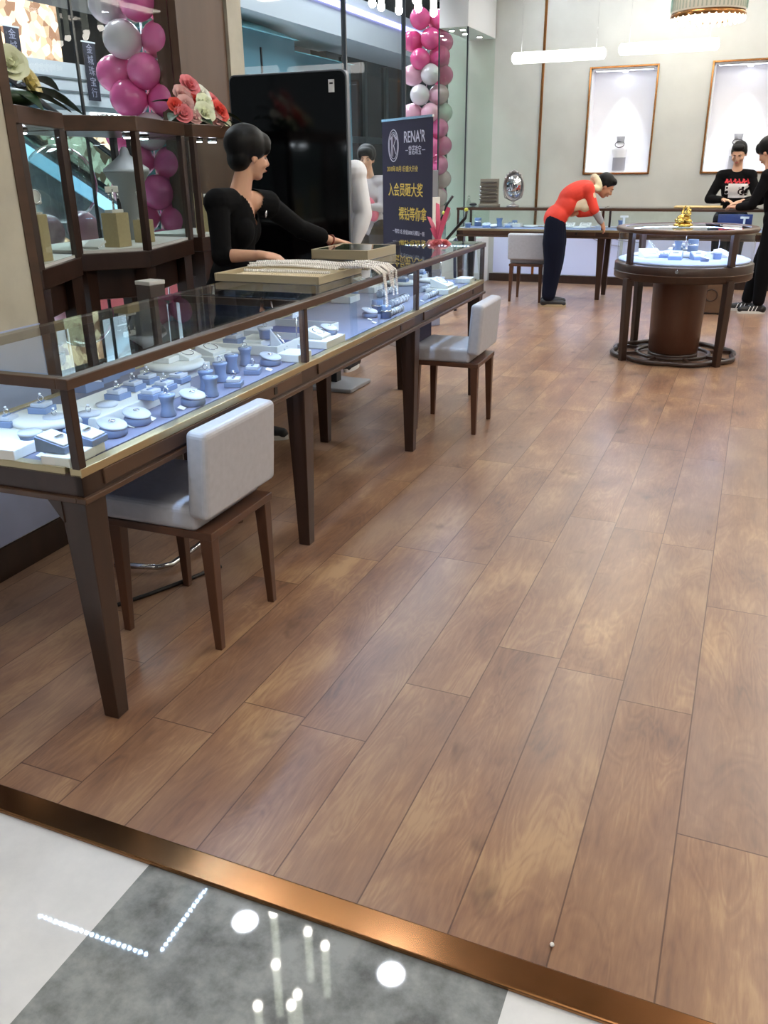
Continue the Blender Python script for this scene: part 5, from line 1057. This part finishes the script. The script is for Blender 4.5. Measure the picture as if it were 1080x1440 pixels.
    for s in 'lr':
        tz = J['toe_'+s]; a = J['an_'+s]; g = V((a.x, a.y, 0)); q = MB()
        cap(q, [g-tz*0.045+V((0, 0, 0.045)), g+tz*0.08+V((0, 0, 0.04)), g+tz*0.17+V((0, 0, 0.034))], [0.045, 0.044, 0.034]); cap(q, [a, g+V((0, 0, 0.05))], [0.044, 0.046])
        so = remesh(q, 'shoe', shoe, T, 0.008, 2, clip=[(V((0, 0, 0.012)), V((0, 0, -1)))])
        sd = tz.cross(V((0, 0, 1))).normalized(); q = MB(); pts = []
        for k in range(28):
            t = 2*PI*k/28; pts.append(g+tz*(0.06+0.145*math.cos(t))+sd*(0.046*math.sin(t)))
        q.prism([(p.x, p.y) for p in pts], 0.0, 0.028); so2 = q.build('sole', J.get('sole', OFFWHITE), so); so2.location = (0, 0, 0)
        if J.get('stripes'):
            for k in range(3):
                q = MB(); m0 = g+tz*(0.03+0.035*k)
                for sgn in (-1, 1):
                    q.bar(m0+sd*sgn*0.047+V((0, 0, 0.03)), m0+tz*-0.02+sd*sgn*0.036+V((0, 0, 0.078)), 0.014, 0.006, tz); 
                q.build('stripe', CARD, so)
    # ---- face
    for s in (-1, 1):
        e = MB().ell(H(s*0.031, 0.0755, 0.0), (0.0115, 0.007, 0.0048), M=HM, seg=12, rings=8).build('eye', EYEW, T); e.location = -base; MB().ell(H(s*0.031, 0.0805, 0.0), (0.0055, 0.003, 0.005), M=HM, seg=10, rings=6).build('iris', IRIS, e)
        e = MB().tube([H(s*0.015, 0.089, 0.020), H(s*0.032, 0.087, 0.026), H(s*0.048, 0.077, 0.021)], [0.003, 0.0035, 0.002], 6).build('eyebrow', HAIR, T); e.location = -base
    e = MB().ell(H(0, 0.0945, -0.060), (0.019, 0.006, 0.007), M=HM, seg=12, rings=8).build('lips', LIPM, T); e.location = -base
    h = MB(); hairfn(h, H, HM); remesh(h, 'hair', HAIR, T, 0.007, 7)
    if extra: extra(T, J, base, H, HM, tp, (cr, cf, cu))
    return T
def fix_children(o): pass
def hair_short(h, H, HM):
    h.ell(H(0, -0.026, 0.045), (0.085, 0.098, 0.088), M=HM, seg=20, rings=14); h.ell(H(0, -0.06, -0.01), (0.072, 0.05, 0.07), M=HM)
    h.ell(H(0, 0.035, 0.085), (0.07, 0.05, 0.04), M=HM)
    for s in (-1, 1): h.ell(H(s*0.07, -0.02, 0.02), (0.018, 0.04, 0.045), M=HM)
def hair_bob(h, H, HM):
    h.ell(H(0, -0.03, 0.055), (0.105, 0.114, 0.100), M=HM, seg=22, rings=16); h.ell(H(0, -0.062, -0.015), (0.084, 0.058, 0.072), M=HM); h.ell(H(0, 0.045, 0.085), (0.08, 0.055, 0.042), M=HM)
    for s in (-1, 1): h.ell(H(s*0.074, -0.005, 0.035), (0.022, 0.052, 0.05), M=HM); h.ell(H(s*0.066, 0.055, 0.05), (0.02, 0.03, 0.04), M=HM); h.ell(H(s*0.03, 0.075, 0.075), (0.035, 0.025, 0.03), M=HM)
BLK = mat('black_knit', (10, 10, 12), 0.9, spec=0.15); BLKT = mat('black_trousers', (11, 11, 14), 0.9, spec=0.15); NVT = mat('navy_trousers', (17, 21, 38), 0.9, spec=0.15); REDJ = mat('red_jacket', (222, 62, 46), 0.7, var=0.08, scale=5); WSH = mat('white_shirt', (232, 234, 238), 0.7, bump=0.2, scale=9)
SHOEB = mat('black_shoe', (18, 18, 20), 0.5)
# sales assistant behind the long counter
def ex_sales(T, J, base, H, HM, tp, cf3):
    cr, cf, cu = cf3
    p = J['che']+cf*0.135+cr*-0.07+cu*0.10; M = Mx(cr, cf, cu)
    o = MB().ell(p, (0.016, 0.006, 0.02), M=M, seg=14, rings=8).build('brooch', SILVER, T); o.location = -base
    b_ = J['wr_l']; d = (V(J['wr_l'])-V(J['el_l'])).normalized(); a = d.orthogonal().normalized(); c = d.cross(a)
    o = MB().tube([b_-d*0.01+(a*math.cos(t)+c*math.sin(t))*0.03 for t in [2*PI*i/24 for i in range(24)]], 0.005, 6, closed=True).build('bracelet', mat('red_brown_beads', (128, 52, 34), 0.35), T); o.location = -base
person(dict(pel=(-2.60, 4.06, 0.93), che=(-2.56, 4.06, 1.20), nk=(-2.52, 4.07, 1.395), hd=(-2.48, 4.12, 1.556), fwd=(0.96, 0.24, 0), face=(0.50, 0.86, -0.14),
    sh_r=(-2.545, 3.885, 1.335), sh_l=(-2.47, 4.255, 1.315), el_r=(-2.49, 3.80, 1.085), el_l=(-2.42, 4.53, 1.17), wr_r=(-2.275, 3.835, 1.092), wr_l=(-2.32, 4.735, 1.092),
    hand_r=((0.85, 0.35, -0.16), (0.1, 0.3, -1), (0.1, 0.9, 0.2), 46), hand_l=((0.25, 0.95, -0.12), (0, 0.05, -1), (0.95, -0.2, 0), 6), slv_r=0.10, slv_l=0.62,
    hip_r=(-2.60, 3.97, 0.88), hip_l=(-2.59, 4.15, 0.88), kn_r=(-2.57, 3.96, 0.48), kn_l=(-2.57, 4.16, 0.48), an_r=(-2.60, 3.96, 0.09), an_l=(-2.60, 4.17, 0.09), toe_r=(1, 0.1, 0), toe_l=(1, 0.2, 0),
    vneck=True),
    'person with short black hair in a black top behind the long counter, looking away', (SKIN, BLK, BLKT, SHOEB), voxel=0.0065, sleeve='mid', hairfn=hair_bob, extra=ex_sales, fem=True)
# person in red bending over
def ex_red(T, J, base, H, HM, tp, cf3):
    cr, cf, cu = cf3; q = MB(); n = V(J['nk'])
    for k in range(14):
        t = 2*PI*k/14; p = n+cu*0.035+cr*0.075*math.cos(t)+cf*0.072*math.sin(t); q.ell(p, (0.036,)*3, seg=10, rings=8)
    cap(q, [n+cf*0.05-cr*-0.08, n+V((-0.02, -0.16, -0.02)), n+V((0.04, -0.18, -0.12))], [0.035, 0.035, 0.028]); remesh(q, 'scarf', mat('cream_scarf', (226, 218, 186), 0.8), T, 0.01, 3)
    q = MB(); q.ell((-1.80, 9.815, 1.085), (0.115, 0.04, 0.055), M=Matrix.Rotation(R(-22), 3, 'Y')); q.ell((-1.74, 9.82, 1.06), (0.06, 0.04, 0.05)); q.ell((-1.93, 9.83, 0.99), (0.03, 0.03, 0.085)); remesh(q, 'shirt_tail', mat('cream_shirt', (222, 212, 186), 0.8), T, 0.01, 4)
    q = MB(); el, wr = V(J['el_r']), V(J['wr_r']); cap(q, [el, wr*0.9+el*0.1], [0.047, 0.037]); remesh(q, 'undersleeve', mat('grey_knit', (160, 166, 178), 0.8), T, 0.008, 2)
person(dict(pel=(-2.045, 9.80, 0.96), che=(-1.86, 9.90, 1.205), nk=(-1.695, 9.99, 1.285), hd=(-1.575, 10.04, 1.27), fwd=(0.80, 0.34, -0.62), face=(0.72, 0.30, -0.62), hup=V((0.62, 0.2, 0.75)),
    sh_r=(-1.72, 9.83, 1.235), sh_l=(-1.79, 10.15, 1.26), el_r=(-1.635, 9.82, 1.035), el_l=(-1.72, 10.2, 1.0), wr_r=(-1.565, 9.90, 0.905), wr_l=(-1.86, 9.98, 0.99),
    hand_r=((0.3, 0.5, -0.7), (-0.8, 0.3, -0.3), (0.2, 0.9, 0.3), 20), hand_l=((-0.7, -0.7, -0.2), (0.3, -0.3, 0.8), (0.2, -0.2, 1), 35), slv_r=0.06, slv_l=0.8,
    hip_r=(-2.04, 9.72, 0.90), hip_l=(-2.06, 9.89, 0.90), kn_r=(-2.03, 9.72, 0.49), kn_l=(-2.05, 9.92, 0.49), an_r=(-2.06, 9.72, 0.09), an_l=(-2.10, 9.92, 0.09), toe_r=(0.98, 0.2, 0), toe_l=(0.95, 0.3, 0), tw=1.28, sole=mat('tan_sole', (176, 160, 130), 0.6)),
    'person in red jacket, cream scarf and dark navy trousers bending over the back counter', (SKIN2, REDJ, NVT, SHOEB), voxel=0.009, sleeve='mid', hairfn=hair_short, extra=ex_red)
# person in printed black sweater behind the back counter
def decal(tp, base, quads, o, rr, uu, ff, m, name, T):
    me = tp.data; bv = BVHTree.FromPolygons([v.co for v in me.vertices], [p.vertices for p in me.polygons]); q = MB()
    for (x0, y0, x1, y1, w_) in quads:
        n = 6; a, b_ = V((x0, y0, 0)), V((x1, y1, 0)); d = (b_-a).normalized(); s = V((-d.y, d.x, 0))*w_/2; rows = []
        for i in range(n+1):
            row = []
            for sg in (-1, 0, 1):
                p = a+(b_-a)*i/n+s*sg; P = V(o)+rr*p.x+uu*p.y+ff*0.4; hit = bv.ray_cast(P, -ff)
                row.append((hit[0] if hit[0] else P-ff*0.4)+ff*0.004)
            rows.append(row)
        vs = [p for r_ in rows for p in r_]; fs = []
        for i in range(n):
            for j in range(2): k = i*3+j; fs.append((k, k+1, k+4, k+3))
        q.add(vs, fs, 0, True)
    o_ = q.build(name, m, T); o_.location = -base
def ex_print(T, J, base, H, HM, tp, cf3):
    f = V((0, -1, 0)); r_ = V((1, 0, 0)); u = V((0, 0, 1)); o = V(J['che'])+V((0.02, 0, 0.0))
    RED = mat('red_print', (214, 50, 60), 0.6); rn = random.Random(5)
    decal(tp, base, [(-0.13+0.03*i, 0.055+0.012*(i % 2), -0.105+0.03*i, 0.095-0.02*(i % 3), 0.018) for i in range(9)]+[(-0.12+0.045*i, 0.10, -0.10+0.045*i, 0.05, 0.012) for i in range(6)], o, r_, u, f, RED, 'red_print', T)
    decal(tp, base, [(-0.12, -0.02, 0.13, -0.02, 0.09), (-0.09, 0.035, 0.12, 0.03, 0.03), (-0.08, -0.08, 0.12, -0.08, 0.05)], o, r_, u, f, mat('white_print_cloth', (230, 228, 228), 0.7), 'white_print', T)
    def ring(rad, w_, zoff):
        return [(0.055+rad*math.cos(R(a)), -0.04+rad*math.sin(R(a)), 0.055+rad*math.cos(R(a+32)), -0.04+rad*math.sin(R(a+32)), w_) for a in range(0, 360, 30)]
    decal(tp, base, [(x0, y0, x1, y1, w_) for (x0, y0, x1, y1, w_) in ring(0.03, 0.016, 0)], o-f*-0.004, r_, u, f*1.0, mat('dark_print', (40, 16, 24), 0.7), 'dark_ring_print', T)
person(dict(pel=(-0.28, 11.22, 0.93), che=(-0.28, 11.20, 1.22), nk=(-0.28, 11.18, 1.42), hd=(-0.285, 11.13, 1.585), fwd=(-0.05, -1, 0), face=(-0.12, -0.85, -0.42),
    sh_r=(-0.435, 11.20, 1.345), sh_l=(-0.125, 11.20, 1.345), el_r=(-0.545, 11.10, 1.10), el_l=(-0.02, 11.10, 1.10), wr_r=(-0.38, 10.91, 1.10), wr_l=(-0.16, 10.91, 1.09),
    hand_r=((0.8, -0.5, -0.1), (0, -0.1, -1), (-0.3, -0.9, 0), 25), hand_l=((-0.8, -0.5, -0.1), (0, -0.1, -1), (0.3, -0.9, 0), 25),
    hip_r=(-0.37, 11.22, 0.88), hip_l=(-0.19, 11.22, 0.88), kn_r=(-0.37, 11.2, 0.48), kn_l=(-0.19, 11.2, 0.48), an_r=(-0.38, 11.22, 0.09), an_l=(-0.18, 11.22, 0.09), toe_r=(-0.1, -1, 0), toe_l=(0.1, -1, 0)),
    'person in black sweater with red and white print behind the back counter, head bowed', (SKIN, BLK, BLKT, SHOEB), voxel=0.009, hairfn=hair_short, extra=ex_print, fem=True)
# person in black coat at the right edge
person(dict(pel=(0.20, 9.98, 0.95), che=(0.14, 10.02, 1.24), nk=(0.07, 10.06, 1.43), hd=(0.02, 10.08, 1.585), fwd=(-0.85, 0.5, -0.1), face=(-0.72, 0.55, -0.45),
    sh_r=(0.16, 10.22, 1.36), sh_l=(0.05, 9.87, 1.36), el_r=(0.02, 10.33, 1.12), el_l=(-0.06, 9.84, 1.09), wr_r=(-0.16, 10.36, 1.08), wr_l=(-0.20, 10.06, 1.06),
    hand_r=((-0.9, -0.2, 0), (0, 0, -1), (0, -1, 0), 20), hand_l=((-0.7, 0.6, 0), (0, 0, -1), (-0.5, 0.8, 0), 20),
    hip_r=(0.23, 10.06, 0.90), hip_l=(0.18, 9.90, 0.90), kn_r=(0.10, 10.10, 0.50), kn_l=(0.14, 9.90, 0.49), an_r=(0.02, 10.10, 0.09), an_l=(0.14, 9.94, 0.09), toe_r=(-0.99, -0.1, 0), toe_l=(-0.97, -0.2, 0), stripes=True),
    'person in black coat and striped black sneakers leaning on the counter at right edge', (SKIN, mat('black_coat', (11, 11, 15), 0.9, spec=0.15), BLKT, SHOEB), voxel=0.009, hairfn=hair_bob)
# person in white shirt partly behind the black screen
person(dict(pel=(-2.95, 6.12, 0.95), che=(-2.93, 6.10, 1.30), nk=(-2.93, 6.08, 1.52), hd=(-2.95, 6.04, 1.69), fwd=(-0.3, -0.95, 0), face=(-0.6, -0.7, -0.2),
    sh_r=(-3.11, 6.14, 1.45), sh_l=(-2.76, 6.06, 1.46), el_r=(-3.18, 6.05, 1.15), el_l=(-2.70, 6.06, 1.17), wr_r=(-3.12, 5.86, 1.0), wr_l=(-2.745, 5.98, 0.95),
    hand_r=((0.3, -0.5, -0.7), (0.9, 0, 0.3), (0, -1, 0.4), 25), hand_l=((-0.15, -0.2, -1), (-0.9, 0.1, 0.1), (0.1, -0.9, 0), 25),
    hip_r=(-3.04, 6.14, 0.90), hip_l=(-2.86, 6.11, 0.90), kn_r=(-3.04, 6.1, 0.49), kn_l=(-2.84, 6.08, 0.49), an_r=(-3.05, 6.14, 0.09), an_l=(-2.84, 6.12, 0.09), toe_r=(-0.3, -0.95, 0), toe_l=(0.1, -1, 0), loose=0.014),
    'person in loose white shirt half hidden behind the tall black screen', (SKIN2, WSH, BLKT, SHOEB), voxel=0.009, hairfn=hair_short)
# person outside the glass
def ex_pink(T, J, base, H, HM, tp, cf3):
    q = MB(); q.ell((-3.90, 8.86, 1.10), (0.09, 0.06, 0.10)); q.ell((-3.84, 8.88, 1.02), (0.06, 0.05, 0.08)); remesh(q, 'pink_bundle', mat('pink_cloth', (222, 120, 140), 0.8), T, 0.012, 3)
person(dict(pel=(-3.93, 9.0, 0.92), che=(-3.93, 9.0, 1.20), nk=(-3.93, 8.99, 1.40), hd=(-3.95, 8.96, 1.57), fwd=(0.2, -1, 0), face=(0.25, -0.95, -0.1),
    sh_r=(-4.09, 9.0, 1.34), sh_l=(-3.77, 9.0, 1.34), el_r=(-4.14, 8.95, 1.08), el_l=(-3.75, 8.93, 1.08), wr_r=(-3.95, 8.82, 1.05), wr_l=(-3.90, 8.80, 1.10),
    hand_r=((0.9, -0.1, 0.1), (0, 0.9, 0.2), (0, 0, 1), 35), hand_l=((-0.9, -0.1, 0.1), (0, 0.9, 0.2), (0, 0, 1), 35),
    hip_r=(-4.02, 9.0, 0.88), hip_l=(-3.84, 9.0, 0.88), kn_r=(-4.02, 8.98, 0.48), kn_l=(-3.84, 8.98, 0.48), an_r=(-4.02, 9.0, 0.09), an_l=(-3.84, 9.0, 0.09), toe_r=(0, -1, 0), toe_l=(0.1, -1, 0)),
    'person in pale grey top holding a pink bundle outside the glass', (SKIN, mat('pale_grey_top', (190, 182, 184), 0.7), mat('olive_trousers', (70, 62, 48), 0.8), SHOEB), voxel=0.010, hairfn=hair_bob, extra=ex_pink, fem=True)
